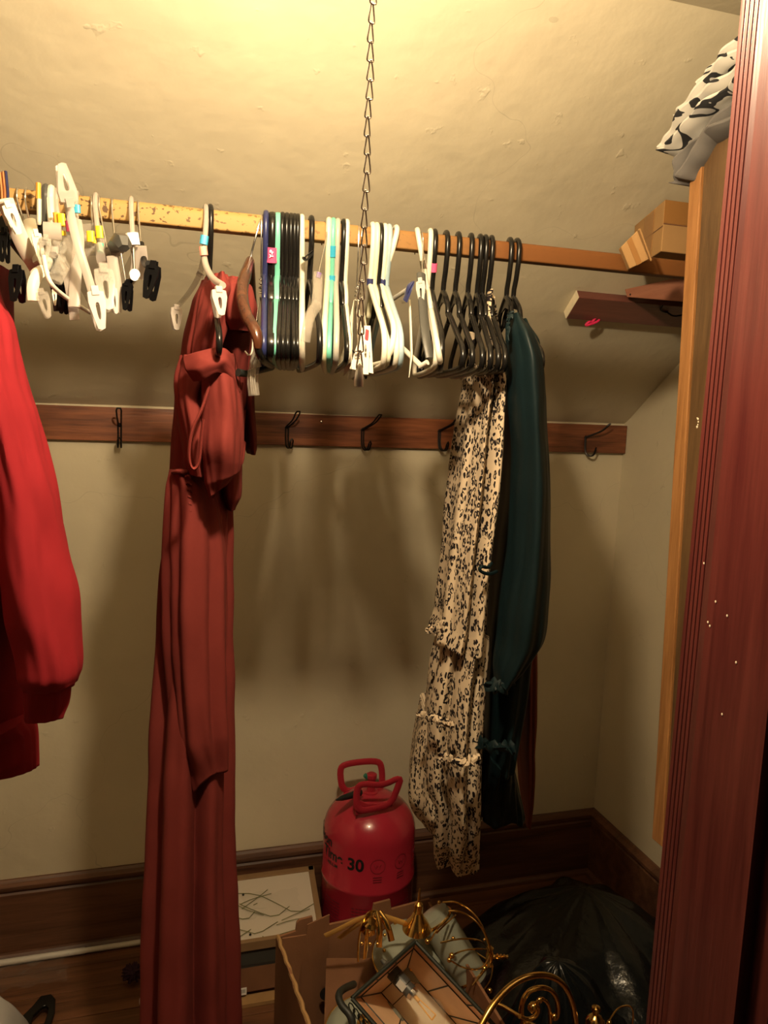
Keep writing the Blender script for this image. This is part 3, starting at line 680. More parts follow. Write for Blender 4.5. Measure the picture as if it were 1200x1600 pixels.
# collar flap
def sheetpatch(name, rowsP, m, parent, nu=24, nv=24, amp=.006, seed=0, solid=.0022):
    # rowsP: list of rows, each list of Vectors; interpolated smoothly
    def crow(P, t):
        x = t * (len(P) - 1); i = min(int(x), len(P) - 2); u = x - i
        p = [P[max(i - 1, 0)], P[i], P[i + 1], P[min(i + 2, len(P) - 1)]]
        return .5 * (2 * p[1] + (p[2] - p[0]) * u + (2 * p[0] - 5 * p[1] + 4 * p[2] - p[3]) * u * u + (3 * p[1] - p[0] - 3 * p[2] + p[3]) * u ** 3)
    vs = []
    for i in range(nv + 1):
        row = [crow([r[k] for r in rowsP], i / nv) for k in range(len(rowsP[0]))]
        for j in range(nu + 1):
            p = crow(row, j / nu); nn = noise.noise(Vector((j * .22 + seed, i * .16, seed))) * amp
            vs.append(p + Vector((nn * .3, -nn, nn * .3)))
    fs = [(i * (nu + 1) + j, i * (nu + 1) + j + 1, (i + 1) * (nu + 1) + j + 1, (i + 1) * (nu + 1) + j) for i in range(nv) for j in range(nu)]
    b = MB(); b.add(vs, fs); b.uv = [(p.x, p.z) for p in vs]
    return obj(name, b, m, parent, solid=solid)
sheetpatch('collar_flap', [[W(286, 558, 1.235), W(310, 550, 1.210), W(335, 545, 1.205), W(352, 546, 1.21), W(366, 560, 1.235)],
                           [W(291, 578, 1.22), W(312, 573, 1.195), W(335, 566, 1.190), W(352, 566, 1.20), W(368, 585, 1.23)],
                           [W(303, 595, 1.23), W(318, 593, 1.205), W(336, 582, 1.20), W(350, 586, 1.215), W(374, 614, 1.24)]], B, dr_, seed=3, amp=.003, solid=.003)
drape('bodice_left', [(556, 282, 300, 1.29, .03), (590, 276, 330, 1.29, .04), (625, 277, 322, 1.29, .045), (670, 283, 330, 1.29, .05), (720, 290, 326, 1.29, .045), (742, 298, 328, 1.29, .04)], B, dr_, [(4, .08, 2, .5)], seedn=17, rough_amp=.008)
drape('bodice_front', [(552, 322, 362, 1.255, .03), (600, 318, 370, 1.25, .04), (650, 316, 376, 1.25, .045), (700, 314, 376, 1.25, .05), (745, 322, 372, 1.25, .03), (762, 330, 360, 1.25, .012)], B, dr_, [(4, .10, .6, .3), (7, .04, 0, .3)], seedn=19, rough_amp=.008, hem=(.004, 2, 0, .018))
drape('bodice_back', [(640, 330, 384, 1.37, .04), (690, 336, 380, 1.37, .05), (740, 340, 378, 1.37, .05), (775, 344, 376, 1.37, .04), (795, 354, 366, 1.37, .025)], B, dr_, [(3, .08, 0, .3)], seedn=23)
drape('train_right', [(500, 372, 398, 1.42, .04), (560, 374, 396, 1.42, .04), (620, 376, 397, 1.42, .045), (670, 380, 401, 1.42, .045), (700, 384, 402, 1.42, .04), (709, 388, 400, 1.42, .03)], B, dr_, [(3, .1, 0, .5)], seedn=29)
# strap loop and seams
st1 = chaikin([W(328, 600, 1.225), W(316, 640, 1.205), W(299, 672, 1.20), W(294, 715, 1.20), W(300, 735, 1.20), W(311, 728, 1.20), W(314, 690, 1.20), W(318, 655, 1.20)], 3)
obj('strap', MB().tube(st1, .0042, 8, flat=(1.6, .6), up=(0, 1, 0)), B, dr_)
obj('strap', MB().tube(chaikin([W(378, 600, 1.26), W(368, 680, 1.22), W(372, 722, 1.25), W(378, 722, 1.27), W(381, 690, 1.29)], 3), .0035, 8, flat=(1.6, .6)), B, dr_)
0 and obj('seam', MB().tube(chaikin([W(330, 687, 1.190), W(350, 680, 1.188), W(372, 672, 1.20)], 2), .0014, 6), B, dr_)
b = MB()
for q in range(14):
    y = 745 + q * 11; b.tube(chaikin([W(290 + q * .6, y, 1.293), W(294 + q * .6, y - 3, 1.289), W(298 + q * .6, y + 2, 1.293)], 1), .0018, 6)
obj('ruffle', b, B, dr_)
b = MB(); b.tube(chaikin([W(270, 738, 1.32), W(280, 736, 1.285), W(297, 739, 1.30)], 2), .0035, 8)
obj('waistband', b, B, dr_)
# --- leopard-print dress
YW = .22
lp = thing('leopard_dress', 'cream and black leopard-print tiered dress hanging from a black hanger', 'dress', tuple(W(750, 470, RY)))
LM = M['leopard']
LY = 1.37
drape('bodice', [(575, 724, 782, LY, .13), (600, 722, 783, LY, .14), (660, 711, 781, LY, .14), (760, 701, 776, LY, .14), (860, 690, 764, LY, .14), (960, 680, 757, LY, .14), (990, 672, 756, LY, .14)], LM, lp, [(9, .10, 0, .6), (5, .08, 1, .3), (16, .035, 0, .4)], nt=160, nz=130, yaw=YW, seedn=1, uvs=1)
drape('skirt', [(970, 690, 756, LY, .13), (1050, 672, 752, LY, .135), (1120, 663, 749, LY, .14), (1195, 662, 747, LY, .14), (1240, 670, 746, LY, .13), (1300, 676, 745, LY, .09), (1330, 680, 745, LY, .05), (1354, 686, 744, LY, .025)], LM, lp, [(7, .15, 1, .5), (4, .10, 0, .3), (15, .035, 0, .4)], nt=170, nz=130, yaw=YW, hem=(.006, 5, 0, -.008), seedn=3)
drape('tier_back', [(1110, 656, 700, 1.43, .11), (1150, 648, 706, 1.43, .12), (1200, 641, 706, 1.43, .12), (1236, 638, 706, 1.43, .12), (1262, 646, 702, 1.43, .06), (1290, 664, 700, 1.43, .03)], LM, lp, [(6, .1, 0, .3)], yaw=YW, seedn=8, hem=(.005, 4, 1, .0))
# ruffled seams
def ruffle(pts, m, par, r_=.004, wob=3.5, n=60, Y0=None, name='ruffle'):
    P = chaikin(pts, 3); T = []
    L_ = len(P)
    for i in range(n):
        x = i / (n - 1) * (L_ - 1); j = min(int(x), L_ - 2); p = P[j].lerp(P[j + 1], x - j)
        T.append(p + Vector((0, -.004 * math.sin(i * 1.3), wob * .001 * math.sin(i * .9) + .0015 * math.sin(i * 2.1))))
    b = MB().tube(T, r_, 8, flat=(.5, 1.6)); b.uv = [(p.x + p.y, p.z) for p in b.v]
    return obj(name, b, m, par)
ruffle([W(655, 1115, 1.30), W(680, 1124, 1.24), W(706, 1134, 1.21)], LM, lp)
ruffle([W(690, 1180, 1.25), W(712, 1192, 1.20), W(735, 1190, 1.18), W(747, 1186, 1.20)], LM, lp, .0045, 4.5)
ruffle([W(670, 984, 1.30), W(682, 984, 1.27), W(692, 976, 1.25)], LM, lp, .004)
b = MB(); b.tube(chaikin([W(766, 455, 1.335), W(762, 490, 1.32), W(766, 530, 1.30), W(764, 580, 1.30)], 2), .0055, 8, flat=(1.8, .6)); b.tube(chaikin([W(738, 520, 1.40), W(736, 550, 1.41), W(740, 585, 1.40)], 2), .0075, 8, flat=(1.6, .5))
b.tube(chaikin([W(768, 462, 1.345), W(774, 500, 1.38), W(780, 540, 1.42), W(778, 590, 1.42)], 2), .0055, 8, flat=(1.8, .6))
b.uv = [(p.x, p.z) for p in b.v]; obj('strap', b, LM, lp)
# --- teal dress
td = thing('teal_dress', 'dark teal satin dress with gathered sleeve hanging right of the leopard dress', 'dress', tuple(W(808, 480, RY)))
TM = M['teal']
drape('dress_body', [(505, 796, 822, LY, .10), (540, 790, 838, LY, .16), (620, 784, 842, LY, .17), (760, 776, 844, LY, .17), (900, 762, 838, LY, .17), (1050, 752, 820, LY, .16), (1160, 747, 800, LY, .15)], TM, td, [(7, .08, 1, .6), (4, .05, 0, .4)], nt=140, nz=130, yaw=.28, seedn=5)
drape('skirt_tier', [(1156, 748, 800, LY, .14), (1180, 747, 803, LY, .12), (1240, 747, 811, LY, .06), (1280, 749, 817, LY, .03)], TM, td, [(12, .05, 0, .4), (5, .08, 1, .2)], nt=140, nz=40, yaw=.28, hem=(.008, 4, 0, 0), seedn=6)
drape('sleeve', [(492, 796, 812, 1.24, .03), (520, 793, 832, 1.22, .05), (560, 796, 848, 1.21, .06), (620, 796, 853, 1.21, .065), (740, 800, 858, 1.21, .065), (860, 795, 857, 1.21, .065), (950, 782, 853, 1.21, .065), (1000, 778, 845, 1.21, .06), (1040, 772, 820, 1.21, .05), (1072, 772, 795, 1.21, .035)], TM, td, [(4, .10, 1, .8, .2), (7, .04, 0, .5)], nt=110, nz=120, yaw=.3, seedn=7)
ruffle([W(766, 1070, 1.185), W(780, 1076, 1.175), W(797, 1066, 1.19)], TM, td, .007, 5, 40)
ruffle([W(746, 1160, 1.24), W(770, 1166, 1.20), W(800, 1170, 1.20)], TM, td, .006, 5, 50)
ruffle([W(798, 490, 1.22), W(794, 505, 1.195), W(793, 530, 1.185)], TM, td, .003, 2, 40, name='neck_ruffle')
obj('tie_cord', MB().tube(chaikin([W(768, 880, 1.22), W(762, 888, 1.20), W(752, 884, 1.19), W(748, 892, 1.19), W(764, 898, 1.20), W(776, 893, 1.22)], 2), .003, 6), TM, td)
rg = tag(drape('rust_garment', [(520, 808, 826, 1.48, .04), (560, 800, 838, 1.49, .10), (600, 800, 840, 1.50, .12), (900, 800, 838, 1.50, .14), (1150, 800, 836, 1.50, .14), (1230, 808, 834, 1.50, .12), (1281, 816, 829, 1.50, .07)], M['rust'], None, [(5, .08, 0, .3)], yaw=.3, nz=80), 'rust-brown garment whose tail shows behind the teal dress', 'garment')
rg.location = (0, 0, 0)

# ------------------------------------------------------------------ tubular hangers
HK = .021
def hook_path(r0=HK, neck=(.0, -.082)):
    P = [Vector((-r0, 0, -.012))] + [Vector((r0 * math.cos(a), 0, r0 * math.sin(a))) for a in [math.radians(180 - q * 18) for q in range(11)]]
    P += [Vector((r0 * .98, 0, -.022)), Vector((r0 * .55, 0, -.050)), Vector((.002, 0, -.066)), Vector((neck[0], 0, neck[1]))]
    return P
def body_path(wd=.2):
    P = [(0, -.080), (.012, -.085), (.045, -.104), (.054, -.118), (.055, -.128), (.066, -.126), (wd * .80, -.176), (wd * .97, -.192), (wd * 1.0, -.214), (wd * .9, -.226)]
    Q = [Vector((x, 0, z)) for x, z in P] + [Vector((-x, 0, z)) for x, z in P[1:][::-1]]
    return chaikin(Q, 2, True)
def body_plain(wd=.2):
    P = [(0, -.080), (.02, -.090), (wd * .55, -.135), (wd * .93, -.170), (wd * 1.02, -.200), (wd * .98, -.222), (wd * .88, -.228)]
    Q = [Vector((x, 0, z)) for x, z in P] + [Vector((-x, 0, z)) for x, z in P[1:][::-1]]
    return chaikin(Q, 2, True)
def rr(path, r): return r
protos = {}
def make_hanger(kind, label, group=None):
    mname, style = kind
    t = thing('clothes_hanger', label, 'hanger', (0, 0, 0), group)
    m = M[mname]; r = .0047
    if style == 'flat':   # broad ribbed hook
        obj('hook', MB().tube(hook_path(), .0052, 8, flat=(1.25, .6), up=(0, 1, 0)), m, t, rel=False)
        obj('frame', MB().tube(body_path(), .0052, 8, True, flat=(1.25, .7), up=(0, 1, 0)), m, t, rel=False)
    elif style == 'wire':
        obj('hook', MB().tube(hook_path(.0205), .0012, 6), m, t, rel=False)
        b = MB()
        b.tube([Vector((.0028 * math.cos(i * 1.1), .0028 * math.sin(i * 1.1), -.078 - i * .0012)) for i in range(26)], .0012, 5)
        obj('twist', b, m, t, rel=False)
        obj('frame', MB().tube(chaikin([Vector(p) for p in [(0, 0, -.105), (.1, 0, -.145), (.2, 0, -.195), (.21, 0, -.203), (.2, 0, -.208), (-.2, 0, -.208), (-.21, 0, -.203), (-.2, 0, -.195), (-.1, 0, -.145)]], 1, True), .0012, 6, True), m, t, rel=False)
    else:
        obj('hook', MB().tube(hook_path(), r, 10), m, t, rel=False)
        obj('frame', MB().tube(body_plain() if style == 'plain' else body_path(), r, 10, True), m, t, rel=False)
        if style == 'web':
            pl = [Vector((0, -.0015, -.074)), Vector((.047, -.0015, -.104)), Vector((.03, -.0015, -.106)), Vector((.0, -.0015, -.100)), Vector((-.03, -.0015, -.106)), Vector((-.047, -.0015, -.104))]
            obj('neck_web', MB().prism(pl, (0, .003, 0)), m, t, rel=False)
    return t
def near_px(X, th, lean):
    p = Vector((X - .2 * math.sin(th), RY - .2 * math.cos(th), RT - .2)); return proj(p)[0]
def place_hanger(kind, hpx, npx, label, group=None, lean=0.0, tags=()):
    zc2 = RT - HK + .0047
    if kind[1] == 'wire': zc2 = RT - .0205 + .0012
    # X from the pixel of the hook top
    X = W(hpx, 372, RY - .012).x
    for _ in range(4):
        q = proj((X, RY - .01, RT)); X += (hpx - q[0]) * q[2] / F * 1.06
    best = min([(abs(near_px(X, math.radians(a), 0) - npx), a) for a in range(-30, 60)])[1]; th = math.radians(best)
    rot = (lean, 0, -PI / 2 - th)
    if kind not in protos:
        t = make_hanger(kind, label, group); t.location = (X, RY, zc2); t.rotation_euler = rot; protos[kind] = t
    else: t = dup(protos[kind], (X, RY, zc2), rot, label, group)
    return t
def size_tag(t, m, z0=-.03, ln=.014, r=.0060, name='size_tag', fl=(1, 1)):
    # wraps the straight shank of the hook
    P = hook_path(); a = Vector((HK * .98, 0, -.022)); b2 = Vector((HK * .55, 0, -.050)); d = (b2 - a)
    s = (z0 + .022) / -.028; p = a + d * s; q = p + d.normalized() * ln
    o = obj(name, MB().tube([p, q], r, 10, flat=fl), m, t, rel=False); return o
# middle cluster  (kind, hook px, near-end px, label, group, lean)
BG = 'five black hangers packed together'
hs = [
 (('navy', 'tube'), 417, 412, 'navy blue plastic hanger beside the twisted wire hanger', None, 0),
 (('black', 'flat'), 427, 422, 'broad black hanger with a pink size tag on its hook', None, 0),
 (('mint', 'flat'), 436, 424, 'mint green flat hanger left of the black hangers', None, .02),
 (('black', 'tube'), 443, 434, 'shiny black hanger, first from the left in the tight bunch right of the mint one', BG, 0),
 (('black', 'tube'), 450, 443, 'shiny black hanger, second from the left in the tight bunch right of the mint one', BG, 0),
 (('black', 'tube'), 456.5, 451, 'shiny black hanger, third from the left in the tight bunch right of the mint one', BG, 0),
 (('black', 'tube'), 462, 458, 'shiny black hanger, fourth from the left in the tight bunch right of the mint one', BG, 0),
 (('black', 'tube'), 467, 465, 'shiny black hanger, fifth from the left in the tight bunch right of the mint one', BG, 0),
 (('white', 'plain'), 474, 465, 'white hanger just right of the bunch of black ones', None, 0.03),
 (('black', 'plain'), 488, 500, 'lone black hanger left of the chrome hook with purple band', None, 0),
 (('cream', 'plain'), 516, 508, 'cream hanger directly left of the mint hanger with blue tag', None, 0),
 (('mint', 'tube'), 523, 513, 'mint green hanger with blue tag on its hook', None, 0),
 (('grey', 'plain'), 530, 526, 'silver-grey hanger right of the blue-tagged mint one', None, 0),
 (('black', 'tube'), 539, 545, 'black hanger left of the hanger with paper cover', None, 0),
 (('white', 'tube'), 544, 545, 'thin white hanger just left of the paper-covered wire hanger', None, 0),
 (('white', 'plain'), 584, 601, 'white hanger just right of the pull chain', None, 0),
 (('cream', 'tube'), 590.5, 609, 'cream notched hanger between white one and black one right of the chain', None, 0),
 (('black', 'tube'), 597, 612, 'black hanger squeezed among the pale ones right of the chain', None, 0),
 (('white', 'plain'), 603.5, 620, 'white hanger touching the pale blue one', None, 0),
 (('blue', 'plain'), 610, 629, 'pale blue hanger right of the chain', None, 0),
 (('white', 'plain'), 617, 655, 'white hanger tilted across, right of the pale blue one', None, -.22),
 (('white', 'tube'), 659, 640, 'white hanger with silver band turned on its hook', None, .22),
 (('white', 'tube'), 675, 683, 'white notched hanger left of the pink-tagged black one', None, 0),
 (('black', 'plain'), 682, 690, 'black hanger with a pink tag on its hook', None, 0),
 (('black', 'web'), 700, 724, 'black hanger, first of the spaced ones right of the pink tag', None, 0),
 (('black', 'web'), 719, 741, 'black hanger, second of the spaced ones right of the pink tag', None, 0),
 (('black', 'web'), 739, 756, 'black hanger, third of the spaced ones right of the pink tag', None, 0),
 (('black', 'web'), 753.5, 768, 'black hanger left of the pair touching the leopard strap', None, 0),
 (('black', 'web'), 761.5, 779, 'black hanger between two others by the leopard strap', None, 0),
 (('black', 'web'), 771, 792, 'black hanger that carries the leopard-print strap', None, 0),
 (('black', 'web'), 800, 826, 'black hanger left of the two over the teal dress', None, 0),
 (('black', 'web'), 811, 848, 'rightmost black hanger on the rod, carrying the teal dress', None, 0),
 (('black', 'tube'), 329, 345, 'black hanger carrying the knotted burgundy dress', None, 0),
 (('wire', 'wire') if False else ('steel', 'wire'), 411, 398, 'thin white-coated wire hanger left of the navy hanger', None, 0),
]
M['steelw'] = M['white']
HG = []
for kd, hp, npx, lb, gp, ln in hs: HG.append(place_hanger(kd, hp, npx, lb, gp, ln))
o = size_tag(HG[1], M['tagpink'], -.036, .024, .0066, fl=(1.35, .8)); o['label'] = 'pink size tag with white letters'
tx = text_mb('Y-P', .0085, lambda x, y: Vector((.0175, 0, -.047)) + Vector((.0075, -y, x)), True)
tx.v = [Vector((.0205 + .0, v.y * 1.0, v.z)) for v in tx.v]
obj('lettering', tx, M['tagwhite'], o, rel=False, smooth=False)
size_tag(HG[11], M['tagblue'], -.024, .018, .0062)['label'] = 'blue size tag'
obj('blue_cap', MB().tube([(0.002, 0, -.070), (0, 0, -.079)], .0066, 10), M['tagblue'], HG[11], rel=False)
size_tag(HG[23], M['tagpink'], -.036, .015, .0060)['label'] = 'dark pink size tag'
size_tag(HG[21], M['steel'], -.034, .014, .0057, 'metal_band')
for i_ in (20, 15, 18):
    obj('navy_band', MB().tube([(.001, 0, -.070), (0, 0, -.081)], .0061, 10), M['navy'], HG[i_], rel=False)
# ribbon loop on white hanger
obj('ribbon_loop', MB().tube(chaikin([W(474, 404, RY - .03), W(482, 397, RY - .035), W(488, 392, RY - .03), W(487, 398, RY - .032), W(478, 408, RY - .036)], 2, True), .0016, 6, True, flat=(3, .7)), M['ink'], HG[8])
for o in HG[8].children:
    if o.name.startswith('ribbon'):
        o.parent = None; o.location = (0, 0, 0); tag(o, 'small black ribbon loop between the white and lone black hangers', 'ribbon')
# wire hanger with paper cape
wt = place_hanger(('steel', 'wire'), 567, 573, 'wire hanger with a printed paper cape, beside the pull chain')
pc = []
def wl(t, p):  # local to world matrix before depsgraph update
    Mx = Matrix.Translation(t.location) @ t.rotation_euler.to_matrix().to_4x4(); return Mx @ Vector(p)
cap = MB()
cap.prism([(0.02, -.004, -.100), (.19, -.004, -.186), (.195, -.004, -.236), (-.195, -.004, -.236), (-.19, -.004, -.186), (-.02, -.004, -.100)], (0, .0006, 0))
cap.prism([(0.02, .004, -.100), (.19, .004, -.186), (.195, .004, -.236), (-.195, .004, -.236), (-.19, .004, -.186), (-.02, .004, -.100)], (0, .0006, 0))
cap.prism([(.187, -.006, -.184), (.197, -.006, -.190), (.200, -.006, -.238), (.190, -.006, -.240)], (0, .012, 0))
cap.prism([(.060, -.012, -.112), (.150, -.022, -.150), (.190, -.020, -.180), (.192, -.020, -.228), (.120, -.028, -.240), (.060, -.014, -.150)], (0, .0006, 0))
cap.prism([(.186, -.004, -.165), (.190, .007, -.165), (.192, .014, -.236), (.188, -.022, -.230)], (.0006, 0, 0))
obj('paper_cape', cap, M['paper'], wt, rel=False, smooth=False)
obj('lettering', text_mb('CUSTOMER', .0125, lambda x, y: Vector((.1935, x * .42 - .004, -.208 + y * .9)), True, spacing=.8), M['ink'], wt, rel=False, smooth=False)
obj('heart_print', MB().prism([(.1915, .000, -.170), (.1920, .005, -.172), (.1925, .004, -.190), (.1925, -.001, -.184)], (.0006, 0, 0)), M['redink'], wt, rel=False, smooth=False)
wt2 = place_hanger(('steel', 'wire'), 563, 560, 'second wire hanger just left of the pull chain, twisted neck showing')
wt3 = tag(obj('wire_trouser_bar', MB().tube(chaikin([W(545, 540, 1.33), W(560, 560, 1.26), W(571, 592, 1.18), W(573, 590, 1.18), W(570, 540, 1.21), W(565, 500, 1.24)], 1), .0013, 6), M['iron']), 'dark bent wire loop poking down below the chain end', 'wire')
tag(obj('purple_clip', MB().sphere(W(559, 561, 1.25), .006, 12, (.9, .4, .7)), M['purple']), 'tiny purple clip beneath the paper cape', 'clip')

# wooden hanger between dress and middle cluster
wd = thing('wooden_hanger', 'dark varnished wooden hanger with steel hook beside the burgundy dress', 'hanger', tuple(W(408, 345, RY)))
hp = [W(412, 346, RY + .018), W(409, 341, RY), W(406, 345, RY - .018), W(399, 372, RY - .018), W(393, 395, RY - .01), W(391, 410, RY - .01)]
obj('hook', MB().tube(chaikin(hp, 2), .0018, 8), M['steel'], wd)
ap = chaikin([W(391, 405, 1.34), W(384, 428, 1.28), W(378, 448, 1.24), W(378, 470, 1.215), W(385, 495, 1.195), (W(397, 512, 1.175)), W(403, 528, 1.165), W(403, 545, 1.165)], 2)
obj('arm', MB().tube(ap, [(.0050 + .0032 * min(1, i / 6)) * (1 if i < len(ap) - 8 else .55 + .45 * (len(ap) - 1 - i) / 8) for i in range(len(ap))], 12, flat=(1, 1.15)), M['woodhanger'], wd)
obj('arm', MB().tube(chaikin([W(391, 408, 1.36), W(393, 440, 1.42), W(395, 470, 1.50), W(398, 500, 1.56)], 2), .007, 12), M['woodhanger'], wd)
obj('trouser_bar', MB().tube(chaikin([W(402, 526, 1.17), W(403, 548, 1.165), W(410, 563, 1.18), W(424, 571, 1.30)], 2), .0055, 10), M['black'], wd)
# black rod end with rubber
tag(obj('rubber_bar', MB().tube([W(372, 582, 1.22), W(385, 584, 1.23), W(424, 574, 1.42)], [.006, .005, .006], 12), M['rubber']), 'stubby black rubber-tipped bar sticking out below the wooden hanger', 'bar')
sk = tag(obj('small_wire_hook', MB().tube(chaikin([W(383, 549, 1.25), W(388, 556, 1.24), W(394, 552, 1.24), W(395, 530, 1.25), W(397, 505, 1.25)], 2), .0013, 6), M['white']), 'thin white wire hook beside the lower end of the wooden hanger', 'hook')

# ------------------------------------------------------------------ clips and clip hangers
def clip_mesh(m, name='clip'):
    b = MB()
    O = [(-.011, .016), (-.004, .018), (.004, .018), (.011, .016), (.012, .000), (.0085, -.022), (.005, -.040), (.0, -.042), (-.005, -.040), (-.0085, -.022), (-.012, .000), (-.0115, .008)]
    I = [(x * .55, z * .8 - .003) for x, z in [(-.004, .002), (-.002, .004), (.002, .004), (.004, .002), (.0052, -.004), (.0045, -.018), (.0025, -.027), (0, -.030), (-.0025, -.027), (-.0045, -.018), (-.0052, -.004), (-.005, .0)]]
    for sg in (-1, 1):
        tilt = Matrix.Rotation(sg * .16, 3, 'X')
        t = MB().ringprism([(x, sg * .0045 - .0012, z) for x, z in O], [(x, sg * .0045 - .0012, z) for x, z in I], (0, .0026, 0))
        b.add([tilt @ p for p in t.v], t.f)
        # finger tab
        t = MB().box((0, sg * .0065, .018), (.010, .0024, .014)); b.add([tilt @ p for p in t.v], t.f)
    b.tube([Vector((-.010 + .0008 * i, .0035 * math.cos(i * 1.2), .004 + .0035 * math.sin(i * 1.2))) for i in range(26)], .0009, 5)
    me = b.mesh(name); me.materials.append(m); return me
CLIP = {k: clip_mesh(M[k]) for k in ('clear', 'white', 'frost', 'grey')}
CLIP['black'] = clip_mesh(M['blackclip'])
def orient(o, d, face=(0, -1, 0)):
    z = -Vector(d).normalized(); y = Vector(face); x = y.cross(z).normalized() * -1; y = z.cross(x).normalized()
    x = y.cross(z).normalized()
    o.rotation_euler = Matrix((x, y, z)).transposed().to_euler()
def add_clip(root, mk, p, q, scale=1.0, face=(0.2, -1, 0), name='clip'):
    if mk in ('black', 'grey'): face = (-.55, -1, .1)
    p = Vector(p); q = Vector(q)
    o = bpy.data.objects.new(name, CLIP[mk]); C.objects.link(o); o.parent = root
    L_ = (q - p).length; s = L_ / .074
    orient(o, q - p, face); o.location = p + (q - p) * (.032 / .074) - Vector(root.location)
    o.scale = (s * scale, s * scale, s)
    return o
def hook_over(px, endp, m, r=.0022, flat=None, wide=.021, py=None):
    """hook over the rod at pixel column px then down to a point"""
    X = W(px, 330, RY - .012).x
    for _ in range(4):
        q = proj((X, RY - .012, RT)); X += (px - q[0]) * q[2] / F
    zc3 = RT - wide + r
    P = [Vector((X, RY + wide, zc3 - .014))] + [Vector((X, RY - wide * math.cos(math.radians(180 - q * 20)) * 1, zc3 + wide * math.sin(math.radians(180 - q * 20)))) for q in range(10)]
    P = [Vector((X, RY + wide, zc3 - .014))] + [Vector((X, RY + wide * math.cos(math.radians(q * 20)), zc3 + wide * math.sin(math.radians(q * 20)))) for q in range(10)]
    e = Vector(endp); P += [P[-1].lerp(e, .35) + Vector((0, -.004, 0)), P[-1].lerp(e, .7), e]
    b = MB().tube(P[:10] + chaikin(P[9:], 2)[1:], r, 8, flat=flat, up=(0, 0, 1) if flat else None); return b, P
def bar(name, root, pts, m, r=.005, flat=None, up=None, n=10, ch=2, bev=0):
    return obj(name, MB().tube(chaikin([Vector(p) for p in pts], ch) if ch else pts, r, n, flat=flat, up=up), m, root)
def chang(label, px, neck, m_hook, r_hook, bars, clips, tags=(), flat=None, name='clip_hanger'):
    n_ = W(*neck); t = thing(name, label, 'hanger', tuple(W(px, 330, RY)))
    hb_, P = hook_over(px, n_, m_hook, r_hook, flat); obj('hook', hb_, m_hook, t)
    for (pts, m, r, fl) in bars: bar('bar', t, [W(*q) for q in pts], m, r, fl)
    for (mk, a, b_, sc_) in clips: add_clip(t, mk, W(*a), W(*b_), sc_)
    for (a, b_, m, wv) in tags:
        obj('size_tag', MB().tube([W(*a), W(*b_)], wv, 8, flat=(1, .6), up=(1, 0, 0)), m, t)['label'] = m.name.replace('_', ' ')
    return t
CL, FR, ST, WH, BK = M['clear'], M['frost'], M['steel'], M['white'], M['black']
# the clear hanger on the dress
chang('clear plastic clip hanger with blue and pink tags in front of the burgundy dress', 322, (318, 402, 1.31), FR, .0042,
      [([(318, 398, 1.31), (322, 418, 1.29), (332, 436, 1.24), (348, 446, 1.18)], FR, .0050, None), ([(318, 405, 1.31), (312, 430, 1.34), (298, 455, 1.42), (280, 476, 1.52)], CL, .0045, None), ([(308, 425, 1.33), (318, 432, 1.33)], CL, .012, (1.5, .3))],
      [('frost', (341, 443, 1.17), (343, 496, 1.165), 1.4), ('frost', (276, 472, 1.48), (274, 517, 1.48), 1.25)],
      [((320, 368, 1.305), (318, 382, 1.305), M['tagblue'], .0062), ((317, 385, 1.30), (319, 399, 1.30), M['tagsalmon'], .0060)])
# leftmost group
t = thing('striped_hanger', 'brown striped wooden hanger hook end at the far left edge', 'hanger', tuple(W(6, 300, RY)))
for q, (x, mm_) in enumerate(((0, 'brownstripe'), (5, 'brownstripe'), (9, 'navy'))):
    obj('strip', MB().tube([W(x, 270 - q * 1, RY - .03), W(x + 3, 300, RY - .03), W(x + 4, 335, RY - .032), W(x - 8, 375, RY - .04), W(x - 32, 436, RY - .04)], .0042, 8, flat=(.55, 1.3), up=(1, 0, 0)), M[mm_], t)
chang('thin chrome-hooked black clip hanger at the far left', 27, (42, 360, 1.32), ST, .0017,
      [([(42, 355, 1.32), (43, 380, 1.31)], M['tagmaroon'], .0036, None), ([(5, 350, 1.22), (30, 385, 1.28), (62, 420, 1.40)], BK, .011, (.6, 1.3))],
      [('black', (6, 350, 1.21), (8, 412, 1.21), .8), ('black', (26, 408, 1.22), (28, 474, 1.22), 1.15)])
chang('white plastic clip hanger slanting down at far left, slim steel hook', 40, (46, 345, 1.30), ST, .0015,
      [([(8, 312, 1.20), (22, 350, 1.22), (40, 390, 1.24), (58, 420, 1.26)], WH, .0085, (.55, 1.3)), ([(46, 345, 1.30), (53, 380, 1.26), (62, 410, 1.24)], WH, .0075, (.6, 1.2))],
      [('white', (8, 308, 1.19), (30, 368, 1.20), 1.1), ('white', (54, 352, 1.22), (66, 416, 1.23), .8)])
chang('orange-and-white flat hanger hook standing straight up', 62, (61, 352, 1.33), WH, .0032,
      [([(60, 286, 1.325), (60, 311, 1.325)], M['tagorange'], .0046, (.9, .8)), ([(61, 311, 1.325), (61, 352, 1.325)], WH, .0044, (.9, .8))], [])
chang('thick black hanger beside the bulky white hook at left', 71, (73, 358, 1.33), M['socket'], .0062, [([(73, 350, 1.33), (74, 400, 1.30), (92, 440, 1.28), (98, 486, 1.28)], BK, .010, (.6, 1.3))],
      [('black', (96, 440, 1.27), (100, 492, 1.27), .9), ('black', (104, 452, 1.30), (112, 494, 1.30), .7)])
